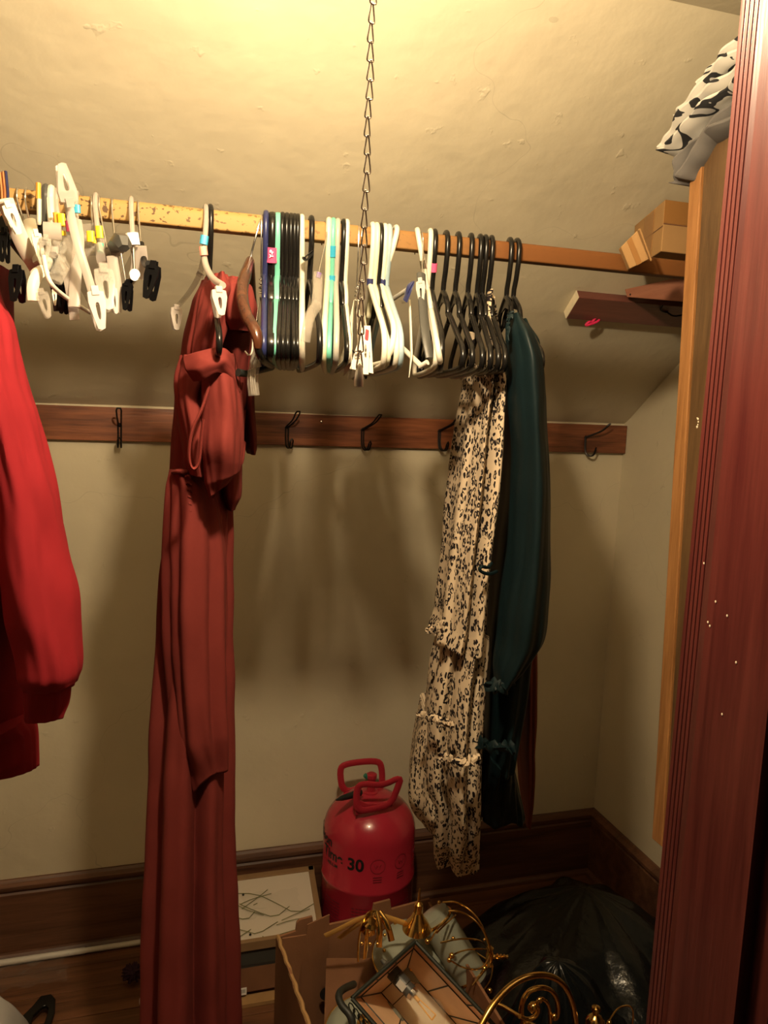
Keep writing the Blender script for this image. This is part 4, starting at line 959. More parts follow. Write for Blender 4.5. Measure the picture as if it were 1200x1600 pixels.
chang('bulky white hanger with a rounded hook in the left tangle', 79, (82, 355, 1.31), WH, .0060,
      [([(82, 350, 1.31), (80, 380, 1.29), (72, 418, 1.25), (56, 428, 1.21)], WH, .0075, None), ([(70, 421, 1.22), (57, 430, 1.205), (50, 448, 1.20), (52, 470, 1.20)], WH, .0072, (.7, 1.1)), ([(68, 400, 1.20), (73, 430, 1.19), (82, 448, 1.19), (104, 466, 1.24), (140, 488, 1.34)], WH, .0032, None)],
      [('white', (84, 446, 1.24), (86, 478, 1.24), .7)])
chang('frosted hanger with yellow and orange tags in the left tangle', 88, (92, 352, 1.31), FR, .0042,
      [([(92, 350, 1.31), (88, 372, 1.27), (84, 398, 1.25)], FR, .006, None), ([(68, 360, 1.24), (96, 362, 1.24)], FR, .010, (.8, 1.2)), ([(100, 380, 1.30), (130, 430, 1.36), (150, 470, 1.42)], CL, .009, (.4, 1.6))],
      [('clear', (62, 446, 1.20), (76, 498, 1.20), 1.15), ('clear', (72, 362, 1.22), (68, 412, 1.22), 1.1)],
      [((88, 332, 1.30), (90, 350, 1.30), M['tagorange'], .0050), ((95, 334, 1.295), (97, 354, 1.295), M['tagyellow'], .0055), ((98, 361, 1.29), (99, 368, 1.29), M['tagyellow'], .004)])
chang('tall frosted clip hanger whose clip sticks up above the rod', 108, (110, 352, 1.29), FR, .0036,
      [([(104, 300, 1.24), (112, 345, 1.23), (122, 385, 1.22), (140, 440, 1.22), (150, 478, 1.22)], FR, .0048, (.6, 1.3)), ([(85, 440, 1.22), (105, 400, 1.25), (112, 372, 1.3)], CL, .007, (.5, 1.5))],
      [('frost', (112, 330, 1.21), (94, 254, 1.20), 1.25), ('frost', (146, 440, 1.20), (158, 518, 1.20), 1.05)],
      [((106, 345, 1.28), (108, 362, 1.28), M['tagmaroon'], .0042)])
chang('frosted hanger with blue tag just right of the upturned clip', 119, (119, 350, 1.31), FR, .0040,
      [([(119, 345, 1.31), (124, 380, 1.28), (118, 430, 1.25), (116, 480, 1.24)], FR, .006, (.6, 1.4)), ([(104, 424, 1.26), (110, 450, 1.25), (117, 500, 1.25)], FR, .0055, (.6, 1.3))], [],
      [((119, 320, 1.305), (120, 333, 1.305), M['tagblue'], .0058)])
chang('thin chrome hook with yellow-tagged clear body in the left tangle', 143, (146, 370, 1.32), ST, .0017,
      [([(146, 368, 1.32), (140, 400, 1.30), (130, 430, 1.34)], CL, .012, (.3, 1.6)), ([(128, 350, 1.33), (138, 400, 1.34)], CL, .014, (.25, 1.8))], [],
      [((141, 361, 1.29), (142, 378, 1.29), M['tagyellow'], .0056), ((148, 370, 1.30), (147, 380, 1.30), M['tagyellow'], .0030)])
chang('frosted clip hanger with yellow and green tags', 149, (156, 390, 1.30), FR, .0040,
      [([(156, 392, 1.29), (158, 405, 1.27)], FR, .010, (1.4, .7)), ([(176, 400, 1.26), (182, 450, 1.26), (180, 488, 1.26)], FR, .006, (.6, 1.5))],
      [('clear', (160, 404, 1.235), (168, 488, 1.23), 1.15), ('frost', (176, 440, 1.25), (181, 492, 1.25), .7)],
      [((154, 353, 1.295), (156, 372, 1.295), M['tagyellow'], .0052), ((156, 380, 1.29), (157, 395, 1.29), M['taggreen'], .0050)])
chang('slender chrome hook in front of the rod beside the yellow tags', 155, (167, 388, 1.32), ST, .0016, [([(167, 385, 1.32), (170, 400, 1.32)], CL, .004, None)], [])
chang('chrome hook hanger with grey end block and black clip', 175, (179, 372, 1.32), ST, .0017,
      [([(165, 404, 1.42), (192, 380, 1.27)], M['grey'], .011, (.9, 1.1)), ([(189, 396, 1.25), (193, 420, 1.25), (197, 446, 1.25)], ST, .0016, None), ([(182, 466, 1.46), (210, 432, 1.25)], ST, .0062, None), ([(183, 468, 1.42), (200, 448, 1.27)], BK, .008, None)],
      [('black', (199, 432, 1.25), (199, 487, 1.25), .95)])
o = obj('end_cap', MB().tube([W(180, 384, 1.30), W(187, 378, 1.26), W(192, 380, 1.245), W(194, 388, 1.24)], [.012, .014, .013, .008], 6), M['socket'], bpy.data.objects[[x.name for x in C.objects if x.get('label', '').startswith('chrome hook hanger with grey')][0]])
o = obj('rod_cap', MB().lathe([(.0064, 0), (.0078, .002), (.0078, .006), (.006, .008), (0, .0085)], W(211, 430, 1.26), (-.1, -1, .1), 16), M['tagwhite'], o.parent)
chang('frosted hanger with a bright white size tag, right end of the left tangle', 205, (207, 366, 1.31), FR, .0040,
      [([(208, 380, 1.29), (209, 410, 1.28), (210, 432, 1.27)], ST, .0022, None), ([(216, 385, 1.30), (219, 410, 1.31), (214, 434, 1.32)], FR, .009, (.5, 1.4)), ([(214, 392, 1.32), (190, 440, 1.44)], CL, .010, (.4, 1.4))], [],
      [((206, 364, 1.285), (209, 383, 1.285), M['tagwhite'], .0092)])
chang('thin chrome hook with a black spring clip, rightmost of the left tangle', 216, (220, 385, 1.32), ST, .0017,
      [([(220, 380, 1.32), (226, 415, 1.30), (232, 412, 1.27)], BK, .005, None)],
      [('black', (242, 402, 1.24), (233, 470, 1.24), 1.1)])
for o in C.objects:
    if o.get('label', '').startswith('tall frosted clip hanger'): tall = o
# crinkled film in the tangle
def crumple(name, c, size, m, label, cat, seed=0, n=14, group=None):
    b = MB(); vs = []
    for i in range(n):
        for j in range(n):
            u, v = i / (n - 1) - .5, j / (n - 1) - .5
            d = noise.noise(Vector((i * .33 + seed, j * .33, seed)))
            e = noise.noise(Vector((i * .21 + seed, j * .21, seed + 9)))
            vs.append(Vector(c) + Vector((u * size[0] * (1 + .4 * e), v * size[1] * (1 + .5 * e) + d * size[1] * .12, (d + .5 + e * .8) * size[2] * .5 if size[2] < size[0] else v * size[2] + e * size[2] * .2)))
    fs = [(i * n + j, i * n + j + 1, (i + 1) * n + j + 1, (i + 1) * n + j) for i in range(n - 1) for j in range(n - 1)]
    b.add(vs, fs); o = obj(name, b, m); return tag(o, label, cat, group)
cr_ = W(84, 402, 1.22)
b = MB(); n = 12; vs = []
for i in range(n):
    for j in range(n):
        u, v = (i / (n - 1) - .5), (j / (n - 1) - .5)
        d = noise.noise(Vector((i * .8, j * .8, 3))) * .012
        vs.append(cr_ + Vector((u * .030 + d * .4, d, v * .045)))
b.add(vs, [(i * n + j, i * n + j + 1, (i + 1) * n + j + 1, (i + 1) * n + j) for i in range(n - 1) for j in range(n - 1)])
tag(obj('crinkled_film', b, M['film'], smooth=False, solid=.0004), 'crinkled clear plastic film caught in the left tangle of hangers', 'plastic')
# clear clips in the middle cluster
chang('clear plastic hanger with purple band on a chrome hook', 510, (498, 428, 1.30), ST, .0014,
      [([(497, 428, 1.29), (496, 458, 1.25), (494, 480, 1.22)], CL, .008, (.6, 1.0)), ([(496, 476, 1.22), (484, 492, 1.17), (480, 512, 1.15), (477, 534, 1.15)], CL, .0068, (.8, 1.2))], [],
      [((499, 426, 1.285), (497, 434, 1.285), M['purple'], .004)])
t = thing('clear_hanger', 'long clear ribbed plastic hanger end hanging below the wooden hanger', 'hanger', tuple(W(397, 560, 1.25)))
bar('arm', t, [W(403, 540, 1.30), W(399, 566, 1.24), W(394, 590, 1.21), W(397, 618, 1.21)], CL, .0075, (1.1, .6), (1, 0, 0))
for dx in (-3, 0, 3): bar('rib', t, [W(402 + dx, 545, 1.29), W(398 + dx, 568, 1.228), W(394 + dx, 590, 1.198), W(397 + dx, 616, 1.198)], CL, .0012)
chang('dark folding clip hanger between two white hangers near the leopard dress', 659, (659, 430, 1.31), ST, .0012,
      [([(658, 428, 1.30), (660, 470, 1.27), (664, 520, 1.22), (672, 560, 1.20)], M['socket'], .006, (.7, 1.3))], [('grey', (656, 430, 1.28), (660, 480, 1.27), .9)])
tag(obj('loose_white_bar', MB().tube([W(613, 468, 1.36), W(640, 450, 1.30)], .004, 10), M['grey']), 'short pale bar crossing behind the tilted white hanger', 'bar')
tag(obj('slanting_white_bar', MB().tube([W(628, 543, 1.30), W(658, 572, 1.20), (W(668, 566, 1.19))], .0045, 10), M['white']), 'thick white bar slanting down to the right below the pale blue hanger', 'bar')
tag(obj('broken_white_arm', MB().tube(chaikin([W(640, 470, 1.28), W(642, 520, 1.24), W(643, 555, 1.22), W(639, 590, 1.21)], 0), [.003, .0035, .0035, .0008], 8, flat=(1, .5)), M['white']), 'pointed white plastic strip hanging straight down left of the silver band', 'hanger')
tag(obj('navy_tie', MB().tube(chaikin([W(634, 462, 1.26), W(638, 448, 1.25), W(644, 440, 1.26), W(640, 452, 1.25), W(633, 470, 1.26)], 2), .0042, 8, flat=(1.6, .5)), M['navy']), 'navy fabric band tied round the crossing white hangers', 'band')

# ------------------------------------------------------------------ helium tank
TX, TY, TR = .612, 2.02, .13
tank = thing('helium_tank', 'round red helium tank with two loop handles against the back wall', 'tank', (TX, TY, 0))
pf = [(.0, .004), (.09, .004), (.10, .0), (.105, .012), (.122, .045), (TR - .001, .09), (TR, .12), (TR, .222), (TR + .0025, .226), (TR + .0025, .234), (TR, .238), (TR, .355)]
for i in range(1, 13):
    a = i / 12 * PI / 2; pf.append((TR * math.cos(a) if i < 12 else .012, .355 + .105 * math.sin(a)))
obj('shell', MB().lathe(pf, (TX, TY, 0), (0, 0, 1), 72), M['tank'], tank)
ztk = .46
obj('valve', MB().lathe([(.02, 0), (.02, .012), (.012, .014), (.012, .05), (.015, .052), (.015, .062), (.009, .066), (0, .066)], (TX, TY, ztk - .01), (0, 0, 1), 20), M['handle'], tank)
obj('nozzle', MB().tube([W(562, 1238, 1.99), W(548, 1243, 1.96), W(534, 1247, 1.94), W(525, 1250, 1.93)], [.010, .009, .007, .002], 12), M['rubber'], tank)
obj('valve_knob', MB().tube([W(570, 1211, 2.02), W(581, 1220, 2.02)], .0065, 10), M['green'], tank)
def handle_loop(pts, base):
    b = MB(); b.tube(chaikin(pts, 2, True), .0088, 10, True, flat=(.45, 1.1)); return obj('handle', b, M['handle'], tank)
handle_loop([W(557, 1268, 1.925), W(557, 1232, 1.925), W(566, 1224, 1.92), W(598, 1228, 1.915), W(627, 1213, 1.91), W(621, 1232, 1.915), W(611, 1256, 1.925), W(585, 1264, 1.925)], 0)
obj('handle_base', MB().prism([W(556, 1248, 1.93), W(556, 1274, 1.93), W(613, 1260, 1.93), W(614, 1250, 1.93), W(590, 1256, 1.93), W(574, 1256, 1.93)], (0, .005, 0)), M['handle'], tank, bevel=.001)
handle_loop([W(536, 1240, 2.09), W(530, 1202, 2.09), W(540, 1193, 2.09), W(588, 1188, 2.09), W(597, 1196, 2.09), W(597, 1236, 2.09), W(570, 1228, 2.09)], 0)
phi0 = math.atan2(-TY, -TX)
def wrap(zc_, ang0, flip=1):
    def f(x, y):
        a = phi0 + math.radians(ang0) + x / TR; return Vector((TX + (TR + .0009) * math.cos(a), TY + (TR + .0009) * math.sin(a), zc_ + y))
    return f
obj('lettering', text_mb('30', .047, wrap(.312, -15), True), M['ink'], tank, smooth=False)
obj('lettering', text_mb('Balloon', .036, wrap(.350, -74), True), M['ink'], tank, smooth=False)
obj('lettering', text_mb('Time', .040, wrap(.316, -50), True), M['ink'], tank, smooth=False)
obj('lettering', text_mb('HELIUM', .013, wrap(.290, -49), True), M['ink'], tank, smooth=False)
for aa in (12, 43, 74):
    rg_ = MB(); f = wrap(.312, aa); n = 36
    vs = [f(.021 * math.cos(2 * PI * i / n), .021 * math.sin(2 * PI * i / n)) for i in range(n)] + [f(.0195 * math.cos(2 * PI * i / n), .0195 * math.sin(2 * PI * i / n)) for i in range(n)]
    rg_.add(vs, [(i, (i + 1) % n, n + (i + 1) % n, n + i) for i in range(n)])
    rg_.tube([f(-.009, .006), f(-.006, -.006), f(-.001, .003), f(.004, -.006), f(.009, .007)], .0007, 5)
    for k_ in range(3): rg_.add([f(-.012, -.030 - k_ * .007), f(.012, -.030 - k_ * .007), f(.012, -.033 - k_ * .007), f(-.012, -.033 - k_ * .007)], [(0, 1, 2, 3)])
    obj('print_mark', rg_, M['tankink'], tank, smooth=False)
pm = MB()
for k_ in range(10):
    for a0, a1 in ((-60, -34), (-18, 20), (30, 62)):
        f = wrap(.185 - k_ * .009, 0); n = 8
        for i in range(n):
            x0 = math.radians(a0 + (a1 - a0) * i / n) * TR; x1 = math.radians(a0 + (a1 - a0) * (i + .82) / n) * TR
            pm.add([f(x0, 0), f(x1, 0), f(x1, .0035), f(x0, .0035)], [(0, 1, 2, 3)])
obj('small_print', pm, M['tankink'], tank, smooth=False)

# ------------------------------------------------------------------ framed tray on a low carton
ZTr = H - .637 * 2.155
cxr = thing('low_carton', 'low brown carton with a white barcode label under the white tray', 'box', (.3, 2.0, 0))
XA = W(495, 1355, 2.155).x - .010
xr = W(508, 1478, 1.865).x - .004
xr2 = xr; XLT = WZ(268, 1500, .1).x
hc = .105
obj('carton', MB().box(((xr2 + XLT) / 2 + .0, 2.005, hc / 2 + .012), (xr2 - XLT, .27, hc - .024)), M['card'], cxr, smooth=False, bevel=.002)
obj('bottom_flap', MB().box(((xr2 + XLT) / 2, 1.99, .006), (xr2 - XLT, .29, .010)), M['cardlight'], cxr, smooth=False)
lb_ = W(370, 1553, 1.868)
lc = Vector((W(370, 1550, 1.868).x, 1.868, W(370, 1551, 1.868).z))
lbl = obj('barcode_label', MB().box(lc, (.050, .001, .020)), M['tagwhite'], cxr, smooth=False)
bb = MB()
for i in range(11): bb.box(lc + Vector((.004 + i * .0017, -.0008, .001)), (.0009 if i % 3 else .0004, .0004, .010))
obj('barcode', bb, M['ink'], lbl, smooth=False)
# tray
tr = thing('framed_panel', 'white panel in a shallow brown frame strewn with green stems, beside the tank', 'tray', (.2, 2.0, hc))
xl = WZ(268, 1470, ZTr).x; y0, y1 = 1.862, 2.160
obj('panel', MB().hexa([Vector(p) for p in [(xl, y0 + .012, ZTr - .006), (xr - .012, y0 + .012, ZTr - .006), (XA - .012, y1 - .02, ZTr - .006), (xl, y1 - .02, ZTr - .006), (xl, y0 + .012, ZTr - .001), (xr - .012, y0 + .012, ZTr - .001), (XA - .012, y1 - .02, ZTr - .001), (xl, y1 - .02, ZTr - .001)]]), M['canvas'], tr, smooth=False)
def rim(a, b_, w_, h0=.03):
    a = Vector(a); b_ = Vector(b_); d = (b_ - a).normalized(); n_ = Vector((-d.y, d.x, 0)) * w_
    obj('frame_rail', MB().hexa([a + Vector((0, 0, -h0)), b_ + Vector((0, 0, -h0)), b_ + n_ + Vector((0, 0, -h0)), a + n_ + Vector((0, 0, -h0)), a, b_, b_ + n_, a + n_]), M['frame'], tr, smooth=False, bevel=.001)
zr = ZTr + .003
rim((xl, y0, zr), (xr, y0, zr), .014, .024); rim((xr, y0, zr), (XA, y1, zr), .016, .024); rim((XA, y1, zr), (xl, y1, zr), .022, .024)
obj('tray_box', MB().hexa([Vector(p) for p in [(xl, y0 + .008, hc - .011), (xr - .008, y0 + .008, hc - .011), (XA - .008, y1 - .01, hc - .011), (xl, y1 - .01, hc - .011), (xl, y0 + .008, ZTr - .021), (xr - .008, y0 + .008, ZTr - .021), (XA - .008, y1 - .01, ZTr - .021), (xl, y1 - .01, ZTr - .021)]]), M['socket'], tr, smooth=False)
stems = [[(357, 1396), (400, 1396), (430, 1410), (463, 1428), (490, 1412)], [(374, 1412), (400, 1424), (430, 1434), (452, 1416)], [(356, 1404), (380, 1420), (412, 1430)], [(378, 1420), (402, 1403), (418, 1390)],
         [(360, 1449), (385, 1455), (402, 1460), (434, 1440)], [(356, 1463), (366, 1469), (392, 1452)], [(410, 1463), (417, 1466), (470, 1450)], [(375, 1413), (395, 1404), (424, 1396)], [(432, 1445), (452, 1438), (488, 1432)], [(358, 1430), (386, 1438), (398, 1424)],
         [(396, 1414), (402, 1411)], [(440, 1438), (466, 1426), (484, 1420)]]
zst = ZTr + .002
for i, s_ in enumerate(stems):
    P = [WZ(x, y, zst + .001 * (i % 3)) for x, y in s_]
    tag(obj('dry_stem', MB().tube(chaikin(P, 1), .0009, 5), M['stem']), 'thin dry green stem lying on the white panel', 'stem', 'thin stems on the white panel')
for i, (x, y) in enumerate(((380, 1398), (391, 1460))):
    tag(obj('black_bead', MB().sphere(WZ(x, y, zst + .003), .0035, 8, (1, .7, 1)), M['ink']), ['small black speck near the far edge of the white panel', 'small black speck near the front edge of the white panel'][i], 'speck')
fc = WZ(425, 1412, zst + .003)
crumple('clear_bag', fc, (.15, .10, .006), M['thinfilm'], 'crumpled clear plastic lying across the stems on the panel', 'plastic', 5, 18)

# ------------------------------------------------------------------ floor odds
p1 = Vector((-.30, 2.115, .012)); 
pa_ = WZ(-40, 1485, .012); pb_ = WZ(236, 1452, .012); pb_.y = min(pb_.y, 2.15); pa_.y = min(pa_.y, 2.15)
ext = (pb_ - pa_)
pip = thing('white_pipe', 'long white plastic pipe on the floor along the left baseboard', 'pipe', tuple(pa_))
obj('tube', MB().tube([pa_ - ext * .2, pa_.lerp(pb_, .62)], .0085, 12), M['pipe'], pip); obj('tube', MB().tube([pa_.lerp(pb_, .62), pb_ + ext * .3], .0075, 12), M['pipe'], pip)
crumple('plastic_wrap', WZ(40, 1520, .012), (.20, .12, .018), M['thinfilm'], 'crumpled clear plastic wrap on the floor at lower left', 'plastic', 11, 20)
# black hanger end on the floor
z_ = .02
hp_ = [WZ(38, 1588, z_), WZ(52, 1578, z_), WZ(66, 1562, z_ + .03), WZ(80, 1560, z_ + .03), WZ(85, 1570, z_), WZ(74, 1600, z_), WZ(62, 1640, z_), WZ(48, 1660, z_), WZ(56, 1620, z_), WZ(62, 1590, z_), WZ(50, 1592, z_)]
b = MB(); b.ringprism([WZ(36, 1592, z_), WZ(50, 1578, z_), WZ(64, 1561, z_), WZ(80, 1558, z_), WZ(87, 1566, z_), WZ(86, 1585, z_), WZ(70, 1640, z_), WZ(30, 1640, z_)],
                     [WZ(52, 1592, z_), WZ(60, 1584, z_), WZ(66, 1578, z_), WZ(72, 1576, z_), WZ(76, 1580, z_), WZ(74, 1590, z_), WZ(60, 1630, z_), WZ(44, 1625, z_)], (0, 0, .010))
tag(obj('floor_hanger', b, M['black'], bevel=.002), 'black plastic hanger lying on the floor at lower left', 'hanger')
b = MB(); rr_ = random.Random(2)
fcn = WZ(208, 1520, .035)
for i in range(60):
    d = Vector((rr_.gauss(0, 1), rr_.gauss(0, 1), rr_.gauss(0, 1))).normalized(); b.tube([fcn + d * .008, fcn + Vector((d.x * .030, d.y * .030, d.z * .024))], [.006, .002], 5)
tag(obj('yarn_pompom', b, M['fluff']), 'dark purple fluffy pompom on the floor left of the long dress', 'pompom')
tag(obj('white_string', MB().tube(chaikin([WZ(232, 1545, .004), WZ(222, 1552, .004), WZ(217, 1566, .004), WZ(224, 1580, .004), WZ(236, 1582, .004)], 2), .0016, 6), M['pipe']), 'loop of white string on the floor beside the long dress', 'string')
sheetpatch('white_cloth', [[WZ(-80, 1550, .16), WZ(-20, 1548, .16), WZ(8, 1562, .15), WZ(30, 1582, .12), WZ(44, 1598, .05)],
                           [WZ(-80, 1600, .18), WZ(-20, 1600, .17), WZ(10, 1600, .16), WZ(30, 1610, .12), WZ(48, 1620, .04)],
                           [WZ(-80, 1700, .18), WZ(-20, 1700, .17), WZ(10, 1700, .16), WZ(30, 1700, .12), WZ(50, 1700, .03)],
                           [WZ(-80, 1800, .1), WZ(-20, 1800, .1), WZ(10, 1800, .1), WZ(30, 1800, .06), WZ(50, 1800, .01)]], M['whitecloth'], None, amp=.012, seed=4)
tag(C.objects['white_cloth'], 'bunched white cloth at the bottom left corner of the floor', 'cloth')

# ------------------------------------------------------------------ cardboard box with lamps
BZ = .42
c0 = WZ(431, 1463, BZ); c2 = WZ(662, 1402, BZ); c1 = WZ(479, 1600, BZ)
dl = (c1 - c0); c1 = c0 + dl * 2.0; c3 = c0 + (c2 - c0) * 1.04; c4 = c1 + (c3 - c0) * 1.0
bxo = thing('moving_box', 'open brown cardboard box at the bottom, full of brass and glass lamps', 'box', (c0.x + .2, c0.y - .2, 0))
def wall(a, b_, tops, th=.006, name='side_panel'):
    # tops: list of (u, z) along a->b
    a = Vector(a); b_ = Vector(b_); d = b_ - a; n_ = Vector((d.y, -d.x, 0)).normalized() * th
    poly = [Vector((a.x, a.y, .002))] + [Vector((a.x + d.x * u, a.y + d.y * u, z)) for u, z in tops] + [Vector((b_.x, b_.y, .002))]
    return obj(name, MB().prism(poly, n_), M['card'], bxo, smooth=False, bevel=.0008)
wall(c0, c3, [(0, BZ), (.115, BZ + .004), (.12, BZ + .022), (.135, BZ + .028), (.215, BZ + .028), (.225, BZ + .0), (.45, BZ - .004), (.6, BZ - .004), (.61, BZ + .02), (.72, BZ + .02), (.73, BZ - .004), (1, BZ - .004)])
wall(c1, c0, [(0, BZ), (.35, BZ - .002), (.7, BZ - .004), (.72, BZ + .004), (1, BZ)])
wall(c3, c4, [(0, BZ - .01), (1, BZ - .04)])
wall(c4, c1, [(0, BZ - .04), (1, BZ)])
obj('bottom', MB().hexa([Vector((p.x, p.y, .003)) for p in (c0, c1, c4, c3)] + [Vector((p.x, p.y, .008)) for p in (c0, c1, c4, c3)]), M['card'], bxo, smooth=False)
# inner corner liner and hand hole
ia = c0 + Vector((.012, -.012, 0)); ib = WZ(512, 1440, BZ) 
iz = .02
li = [Vector((ia.x, ia.y, iz)), Vector((ib.x, ib.y - .012, iz)), Vector((ib.x, ib.y - .012, BZ + .026)), Vector((ia.x + (ib.x - ia.x) * .5, ia.y, BZ + .026)), Vector((ia.x + (ib.x - ia.x) * .48, ia.y, BZ + .003)), Vector((ia.x, ia.y, BZ + .003))]
obj('corner_liner', MB().prism(li, (0, -.003, 0)), M['card'], bxo, smooth=False)
hh_ = W(511, 1552, c0.y - .02)
obj('hand_hole', MB().lathe([(.016, 0), (.016, .0012), (0, .0012)], hh_, (0, -1, 0), 24), M['ink'], bxo)
obj('inner_flap', MB().hexa([W(510, 1500, 1.50), W(590, 1500, 1.50), W(590, 1640, 1.42), W(505, 1640, 1.42), W(510, 1497, 1.50), W(590, 1497, 1.50), W(592, 1637, 1.425), W(505, 1637, 1.425)]), M['card'], bxo, smooth=False)
# rough cut edge along the left wall
e = MB(); d_ = (c1 - c0)
e.tube([c0 + d_ * (i / 30) + Vector((.004 + .0015 * math.sin(i * 2.3), 0, .001 * math.sin(i * 1.7))) for i in range(31)], .0042, 6)
obj('frayed_edge', e, M['cardlight'], bxo)

# --- stained-glass shade
A_ = W(550, 1560, 1.25); B2 = W(649, 1471, 1.33); v_ = W(845, 1680, 1.13) - B2
Cc = B2 + v_; Dd = A_ + v_
a_ = W(595, 1551, 1.385); b2_ = W(636, 1513, 1.42); vi = W(735, 1625, 1.30) - b2_
c_i = b2_ + vi; d_i = a_ + vi
shd = thing('stained_glass_shade', 'rectangular amber stained-glass lampshade lying open in the box', 'lampshade', tuple(A_.lerp(Cc, .5)))
def glasspane(q, m, inset=.0015, th=.0022):
    cen = (q[0] + q[1] + q[2] + q[3]) / 4; n_ = (q[1] - q[0]).cross(q[3] - q[0]).normalized()
    Q = [p + (cen - p).normalized() * inset for p in q]
    obj('glass_pane', MB().prism(Q, n_ * th), m, shd, smooth=False)
def came(a, b_, r=.0020): return (a, b_, r)
cames = []
def side(o1, o2, i1, i2, nb, nm, mb1, mb2, f=.26):
    # border row near the rim split in nb, then main row split in nm
    m1 = o1.lerp(i1, f); m2 = o2.lerp(i2, f)
    for k_ in range(nb):
        u0, u1 = k_ / nb, (k_ + 1) / nb
        glasspane([o1.lerp(o2, u0), o1.lerp(o2, u1), m1.lerp(m2, u1), m1.lerp(m2, u0)], M[mb1])
        if k_: cames.append((o1.lerp(o2, u0), m1.lerp(m2, u0), .0016))
    for k_ in range(nm):
        u0, u1 = k_ / nm, (k_ + 1) / nm
        glasspane([m1.lerp(m2, u0), m1.lerp(m2, u1), i1.lerp(i2, u1), i1.lerp(i2, u0)], M[mb2 if k_ % 2 == 0 or mb2 == 'glassA' else 'glassB'])
        if k_: cames.append((m1.lerp(m2, u0), i1.lerp(i2, u0), .0016))
    cames.append((m1, m2, .0018)); cames.append((i1, i2, .0018)); cames.append((o1, i1, .0019))
side(A_, B2, a_, b2_, 3, 2, 'glassB', 'glassA')
side(B2, Cc, b2_, c_i, 2, 3, 'glassB', 'glassA', .22)
side(Cc, Dd, c_i, d_i, 3, 2, 'glassB', 'glassA')
side(Dd, A_, d_i, a_, 3, 3, 'glassB', 'glassA')
glasspane([a_, b2_, b2_.lerp(c_i, .18), a_.lerp(d_i, .18)], M['glassC']); glasspane([a_.lerp(d_i, .18), b2_.lerp(c_i, .18), c_i, d_i], M['glassC'])
cm = MB()
for p, q, r_ in cames: cm.tube([p, q], r_, 6)
for p, q in ((A_, B2), (B2, Cc), (Cc, Dd), (Dd, A_)): cm.tube([p, q], .0040, 8)
obj('lead_came', cm, M['came'], shd)
# filigree on the near rim side
fg = MB(); k = 26
nrm = (Dd - A_).normalized()
for i in range(k):
    p = A_.lerp(Dd, (i + .5) / k) + Vector((-.006, -.006, -.008)); fg.tube([p + (Vector((0, 0, .008 * math.cos(a * 2 * PI / 8))) + nrm * .008 * math.sin(a * 2 * PI / 8)) for a in range(8)], .0013, 5, True)
obj('filigree', fg, M['came'], shd)
# socket and bulb
s0 = W(603, 1507, 1.36); s1 = W(642, 1550, 1.31); ax = (s1 - s0).normalized(); Ls = (s1 - s0).length
sk_ = obj('socket', MB().lathe([(.004, -.012), (.006, -.002), (.009, 0), (.0135, .010), (.0145, .018), (.0145, Ls * .45), (.0135, Ls * .46), (.0145, Ls * .5), (.0145, Ls * .8), (.0125, Ls * .82), (.0135, Ls), (.010, Ls), (.008, Ls * .9)], s0, ax, 24), M['socket'], shd)
sidev = ax.cross(Vector((0, 1, 0))).normalized(); fv = ax.cross(sidev).normalized(); fv = fv if fv.y < 0 else -fv
lbp = s0 + ax * Ls * .72 + fv * .0148
obj('socket_label', MB().prism([lbp + ax * .009 + sidev * .007, lbp + ax * .009 - sidev * .007, lbp - ax * .009 - sidev * .007, lbp - ax * .009 + sidev * .007], fv * .0006), M['pipe'], shd, smooth=False)
Lb = .082
bp = [(.011, 0), (.012, .010), (.015, .020), (.022, .033), (.0275, .047), (.028, .056), (.0245, .068), (.016, .077), (.006, .082), (0, .0825)]
bo = thing('light_bulb', 'clear filament light bulb in the socket of the stained-glass shade', 'bulb', tuple(s1))
obj('glass_envelope', MB().lathe(bp, s1, ax, 32), M['bulb'], bo)
obj('bulb_cap', MB().lathe([(.009, -.012), (.012, -.010), (.012, .006), (.0105, .010)], s1, ax, 20), M['steel'], bo)
fb = MB(); fb.tube([s1 + ax * .008, s1 + ax * .022], .004, 8)
for sx in (-1, 1): fb.tube([s1 + ax * .022 + sidev * .003 * sx, s1 + ax * .060 + sidev * .006 * sx], .0013, 6)
fb.tube([s1 + ax * .060 + sidev * .006, s1 + ax * .060 - sidev * .006], .0015, 6)
obj('filament', fb, M['filament'], bo)
# black tube handle
tag(obj('black_lamp_arm', MB().tube(chaikin([W(553, 1538, 1.30), W(538, 1544, 1.27), W(528, 1553, 1.25), W(532, 1570, 1.23), W(548, 1586, 1.21), W(552, 1605, 1.20), W(553, 1650, 1.17)], 3), .0065, 12), M['rubber']), 'curved black metal lamp arm left of the stained-glass shade', 'lamp arm')
# opal bowls
def bowl(name, c, ax_, r_, label, m='opal'):
    t = thing(name, label, 'lampshade', tuple(c)); ax2 = Vector(ax_).normalized()
    pf_ = [(r_ * .22, r_ * .50), (r_ * .5, r_ * .46), (r_ * .8, r_ * .32), (r_ * .95, r_ * .1), (r_, 0), (r_ * 1.03, -.004), (r_ * .98, -.004), (r_ * .9, r_ * .06), (r_ * .7, r_ * .28), (r_ * .2, r_ * .46)]
    obj('glass_bowl', MB().lathe(pf_, c, ax2, 48), M[m], t)
    obj('brass_rim', MB().tube([Vector(c) + Vector((0, 0, 1)).rotation_difference(ax2) @ Vector((r_ * math.cos(a * 2 * PI / 40), r_ * math.sin(a * 2 * PI / 40), -.001)) for a in range(40)], .0028, 8, True), M['brass'], t)
    return t, Vector(c) + ax2 * r_ * .5
g1, top1 = bowl('glass_bowl_lamp', W(642, 1490, 1.47), (-.10, -.25, 1.0), .082, 'pale opal glass bowl shade with a brass spire behind the stained glass')
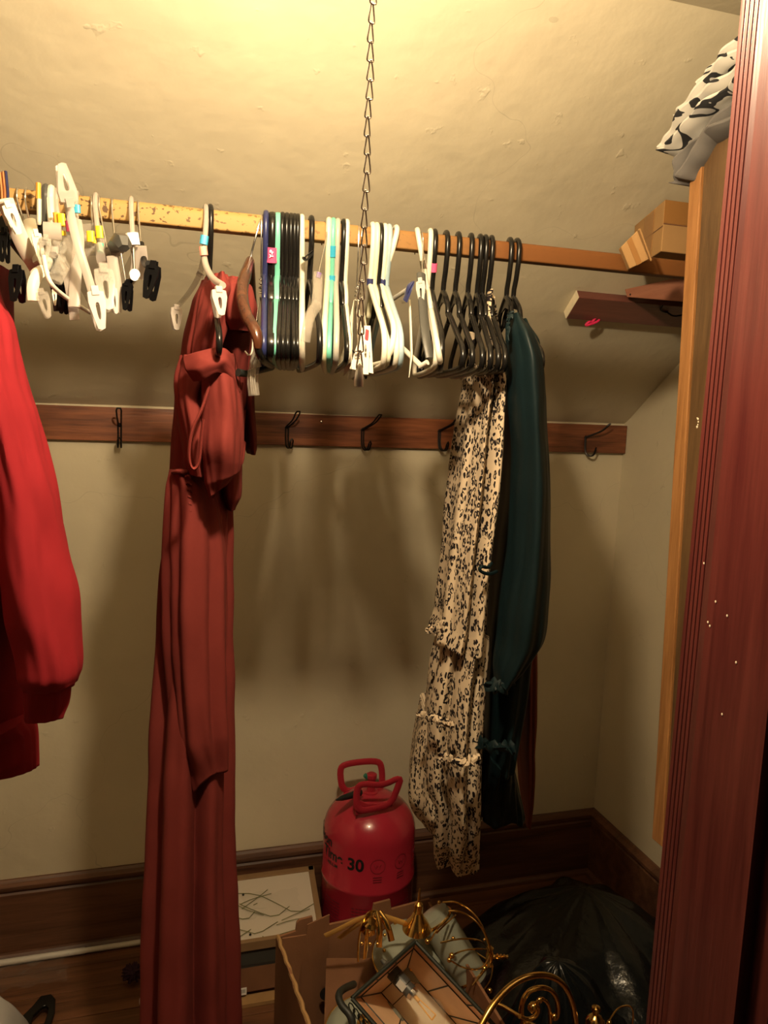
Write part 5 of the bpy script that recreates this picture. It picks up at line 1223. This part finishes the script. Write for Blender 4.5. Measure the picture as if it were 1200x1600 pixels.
obj('brass_spire', MB().lathe([(.030, -.012), (.026, -.004), (.022, .004), (.014, .014), (.010, .024), (.0085, .026), (.0095, .028), (.0085, .034), (.0095, .037), (.0085, .045), (.003, .050), (.0025, .075), (0, .082)], W(652, 1443, 1.40), (0, -.05, 1), 28), M['brass'], g1)
for i in range(10):
    a = i * 2 * PI / 10; q = Vector((0, 0, 1)).rotation_difference(Vector((-.10, -.25, 1.0)).normalized()) @ Vector((.060 * math.cos(a), .060 * math.sin(a), .030))
    obj('brass_bead', MB().sphere(W(642, 1490, 1.47) + q, .0042, 10), M['brass'], g1)
g2, top2 = bowl('glass_bowl_lamp', W(574, 1622, 1.33), (.0, -.35, 1), .085, 'pale opal glass bowl shade at the bottom, left of the stained glass')
obj('brass_cup', MB().lathe([(.024, -.006), (.026, .0), (.020, .006), (.015, .008), (.012, .016), (.006, .018), (0, .018)], top2, (0, -.35, 1), 28), M['brass'], g2)
g3 = thing('opal_glass_tube', 'long pale opal glass shade lying on a slant inside the brass cage', 'lampshade', tuple(W(700, 1480, 1.42)))
ga, gb = W(676, 1428, 1.45), W(738, 1530, 1.40); gd = gb - ga
obj('glass_tube', MB().lathe([(.018, -.004), (.034, .0), (.036, .01), (.037, gd.length - .01), (.035, gd.length), (.018, gd.length + .004)], ga, gd, 40), M['opal'], g3)
for q in (.08, .92): obj('brass_band', MB().lathe([(.0375, -.003), (.039, 0), (.0375, .003)], ga + gd * q, gd, 40), M['brass'], g3)
# brass cage chandelier
cg = thing('brass_cage_chandelier', 'polished brass cage of thin curved arms with a ribbed finial', 'chandelier', tuple(W(765, 1495, 1.40)))
hub = W(765, 1495, 1.40)
arcs = [[(692, 1410, 1.45), (715, 1408, 1.43), (745, 1430, 1.40), (762, 1465, 1.39), (768, 1490, 1.395)],
        [(690, 1425, 1.44), (720, 1422, 1.42), (752, 1445, 1.39), (765, 1480, 1.38), (768, 1492, 1.39)],
        [(682, 1458, 1.36), (700, 1440, 1.38), (712, 1430, 1.42)], [(672, 1470, 1.35), (685, 1448, 1.36), (700, 1434, 1.40)],
        [(688, 1473, 1.34), (720, 1466, 1.33), (750, 1468, 1.34), (764, 1482, 1.37), (765, 1495, 1.40)],
        [(703, 1500, 1.35), (722, 1512, 1.33), (745, 1516, 1.33), (758, 1508, 1.35), (764, 1494, 1.38)],
        [(705, 1440, 1.50), (715, 1455, 1.48), (738, 1485, 1.44), (762, 1500, 1.41)],
        [(700, 1450, 1.47), (698, 1475, 1.45), (700, 1500, 1.42)],
        [(738, 1540, 1.33), (755, 1520, 1.34), (766, 1505, 1.37), (766, 1495, 1.39)],
        [(755, 1548, 1.36), (768, 1530, 1.37), (770, 1510, 1.39)],
        [(700, 1497, 1.36), (718, 1486, 1.37), (745, 1482, 1.40), (764, 1484, 1.42)]]
for s_ in arcs: obj('arm', MB().tube(chaikin([W(*q) for q in s_], 3), .0018, 8), M['brass'], cg)
obj('hub', MB().lathe([(.006, -.022), (.009, -.018), (.006, -.012), (.008, -.006), (.008, .008), (.006, .014), (.008, .020), (.003, .024)], hub, (.0, .05, 1), 20), M['brass'], cg)
d = (W(798, 1495, 1.39) - hub).normalized()
obj('finial', MB().lathe([(.004, 0), (.005, .006), (.0035, .009), (.0075, .013), (.0035, .017), (.0065, .021), (.003, .024), (.0055, .028), (.003, .031), (.0045, .035), (0, .038)], hub + d * .004, d, 18), M['brass'], cg)
for (x, y, Y_, r_) in ((686, 1410, 1.43, .004), (706, 1493, 1.34, .006), (702, 1500, 1.335, .005), (668, 1471, 1.34, .0055), (757, 1513, 1.345, .005), (765, 1548, 1.35, .006), (708, 1466, 1.36, .004), (757, 1468, 1.345, .003)):
    obj('bead', MB().sphere(W(x, y, Y_), r_, 12), M['brass'], cg)
# vertical brass loops at left (brass arms with gold film)
lf = thing('brass_bell_shade', 'brass scalloped fitting with hanging loops near the left of the box', 'lamp part', tuple(W(585, 1440, 1.45)))
for pts in ([(600, 1432, 1.45), (578, 1422, 1.42), (566, 1440, 1.40), (560, 1470, 1.40), (560, 1500, 1.40)], [(580, 1425, 1.42), (574, 1450, 1.39), (572, 1480, 1.385), (570, 1497, 1.385)], [(588, 1424, 1.42), (594, 1450, 1.40), (592, 1480, 1.39)], [(592, 1425, 1.42), (606, 1445, 1.40), (612, 1470, 1.39)]):
    obj('loop', MB().tube(chaikin([W(*q) for q in pts], 3), .0042, 8, flat=(.6, 1.5)), M['brass'], lf)
obj('ferrule', MB().lathe([(.012, -.02), (.016, -.012), (.013, 0), (.015, .008), (.009, .014), (0, .015)], W(578, 1446, 1.40), (.1, -.4, .9), 18), M['brass'], lf)
for x, y in ((565, 1474), (578, 1475), (590, 1475)): obj('bead', MB().sphere(W(x, y, 1.375), .004, 10), M['brass'], lf)
for i, pts in enumerate(([(508, 1462, 1.44), (530, 1452, 1.43), (556, 1438, 1.42), (580, 1430, 1.42)], [(530, 1466, 1.45), (548, 1452, 1.43), (566, 1440, 1.42), (585, 1432, 1.42)], [(600, 1432, 1.42), (625, 1440, 1.42), (648, 1448, 1.42)])):
    tag(obj('gold_ribbon', MB().tube(chaikin([W(*q) for q in pts], 3), .0045, 8, flat=(.3, 1.3)), M['goldfilm']), ['glossy gold ribbon trailing left over the box edge', 'shorter gold ribbon below the one trailing left', 'gold ribbon stretched toward the brass spire'][i], 'ribbon')
# big brass arm with scroll
ar = thing('brass_lamp_arm', 'large arched brass lamp arm with inner scrolls at the bottom', 'lamp arm', tuple(W(840, 1560, 1.25)))
for pts, r_ in (([(735, 1640, 1.15), (752, 1600, 1.18), (775, 1562, 1.20), (805, 1533, 1.22), (840, 1521, 1.23), (872, 1528, 1.24), (892, 1555, 1.25), (900, 1600, 1.26), (902, 1640, 1.26)], .0062),
                ([(818, 1600, 1.24), (813, 1575, 1.24), (822, 1550, 1.24), (845, 1541, 1.24), (864, 1548, 1.245), (873, 1570, 1.25), (870, 1592, 1.25), (864, 1590, 1.25)], .0050),
                ([(812, 1588, 1.235), (824, 1594, 1.235), (838, 1588, 1.235), (842, 1574, 1.235), (834, 1566, 1.235), (826, 1574, 1.235), (832, 1580, 1.235)], .0045),
                ([(838, 1570, 1.23), (842, 1560, 1.23), (852, 1562, 1.23), (859, 1575, 1.235), (860, 1610, 1.24)], .0036)):
    obj('scroll', MB().tube(chaikin([W(*q) for q in pts], 3), r_, 12), M['brass'], ar)
for x, y, r_ in ((833, 1573, .0085), (844, 1563, .005), (866, 1588, .006)): obj('ball', MB().sphere(W(x, y, 1.232), r_, 14), M['brass'], ar)
obj('cup', MB().lathe([(.020, -.02), (.022, -.006), (.016, .004), (.006, .010), (0, .012)], W(826, 1606, 1.235), (0, 0, 1), 20), M['brass'], ar)
tag(obj('brass_tube', MB().tube([W(758, 1562, 1.30), W(785, 1572, 1.28), W(815, 1590, 1.26)], .0042, 10), M['brass']), 'straight brass tube end between the glass shade and the arched arm', 'tube')
sc_ = thing('brass_socket_cup', 'brass candle cup with a knob at the bottom right of the box', 'lamp part', tuple(W(930, 1600, 1.28)))
obj('cup', MB().lathe([(.016, -.05), (.020, -.02), (.019, -.004), (.012, .004), (.006, .008), (.0065, .012), (.010, .018), (.0085, .024), (.004, .027), (0, .028)], W(930, 1590, 1.28), (0, 0, 1), 24), M['brass'], sc_)
obj('wire_loop', MB().tube(chaikin([W(948, 1600, 1.28), W(956, 1588, 1.28), W(966, 1574, 1.28), (W(984, 1570, 1.28)), W(990, 1580, 1.28), W(988, 1600, 1.28)], 2), .0018, 6), M['brass'], sc_)
obj('small_knob', MB().sphere(W(952, 1598, 1.28), .006, 10), M['brass'], sc_)

# ------------------------------------------------------------------ black bags
def bag(name, peak, rx, ry, h, label, seed, ypk=0.0, base=(0, 0)):
    b = MB(); n, mr = 110, 34; vs = []
    for i in range(mr + 1):
        t_ = i / mr
        for k_ in range(n):
            a = 2 * PI * k_ / n
            cre = 1 + .07 * math.sin(9 * a + seed + t_ * 1.5) * (1 - t_ * .6) + .04 * math.sin(17 * a + 2 * seed) * (1 - t_)
            rr2 = (t_ ** .75) * cre * (1 + .10 * noise.noise(Vector((math.cos(a) * 2 + seed, math.sin(a) * 2, 0))))
            z = h * (1 - t_ ** 1.25) + .02 * noise.noise(Vector((math.cos(a) * 4 * t_ + seed, math.sin(a) * 4 * t_, seed))) * (1 if i < mr else 0)
            p = Vector((peak[0] + base[0] * t_ + rx * rr2 * math.cos(a), peak[1] + base[1] * t_ + ry * rr2 * math.sin(a), max(z, .003) + (0 if i < mr else 0)))
            p.x = min(p.x, XR - .03); p.y = min(p.y, D - .04)
            vs.append(p)
    b.add(vs, [(i * n + k_, i * n + (k_ + 1) % n, (i + 1) * n + (k_ + 1) % n, (i + 1) * n + k_) for i in range(mr) for k_ in range(n)]); b.f.append(tuple(range(n))); b.f.append(tuple(range(mr * n, (mr + 1) * n)))
    return tag(obj(name, b, M['bag']), label, 'bag')
pk = W(915, 1388, 1.80)
bag('garbage_bag', (pk.x, pk.y), .38, .34, pk.z, 'large peaked black plastic garbage bag in the right corner', 1.0, base=(-.06, -.10))
pk2 = W(860, 1505, 1.44)
bag('garbage_bag', (pk2.x + .02, pk2.y), .20, .15, pk2.z, 'nearer shiny black garbage bag behind the arched brass arm', 2.4, base=(.05, .0))
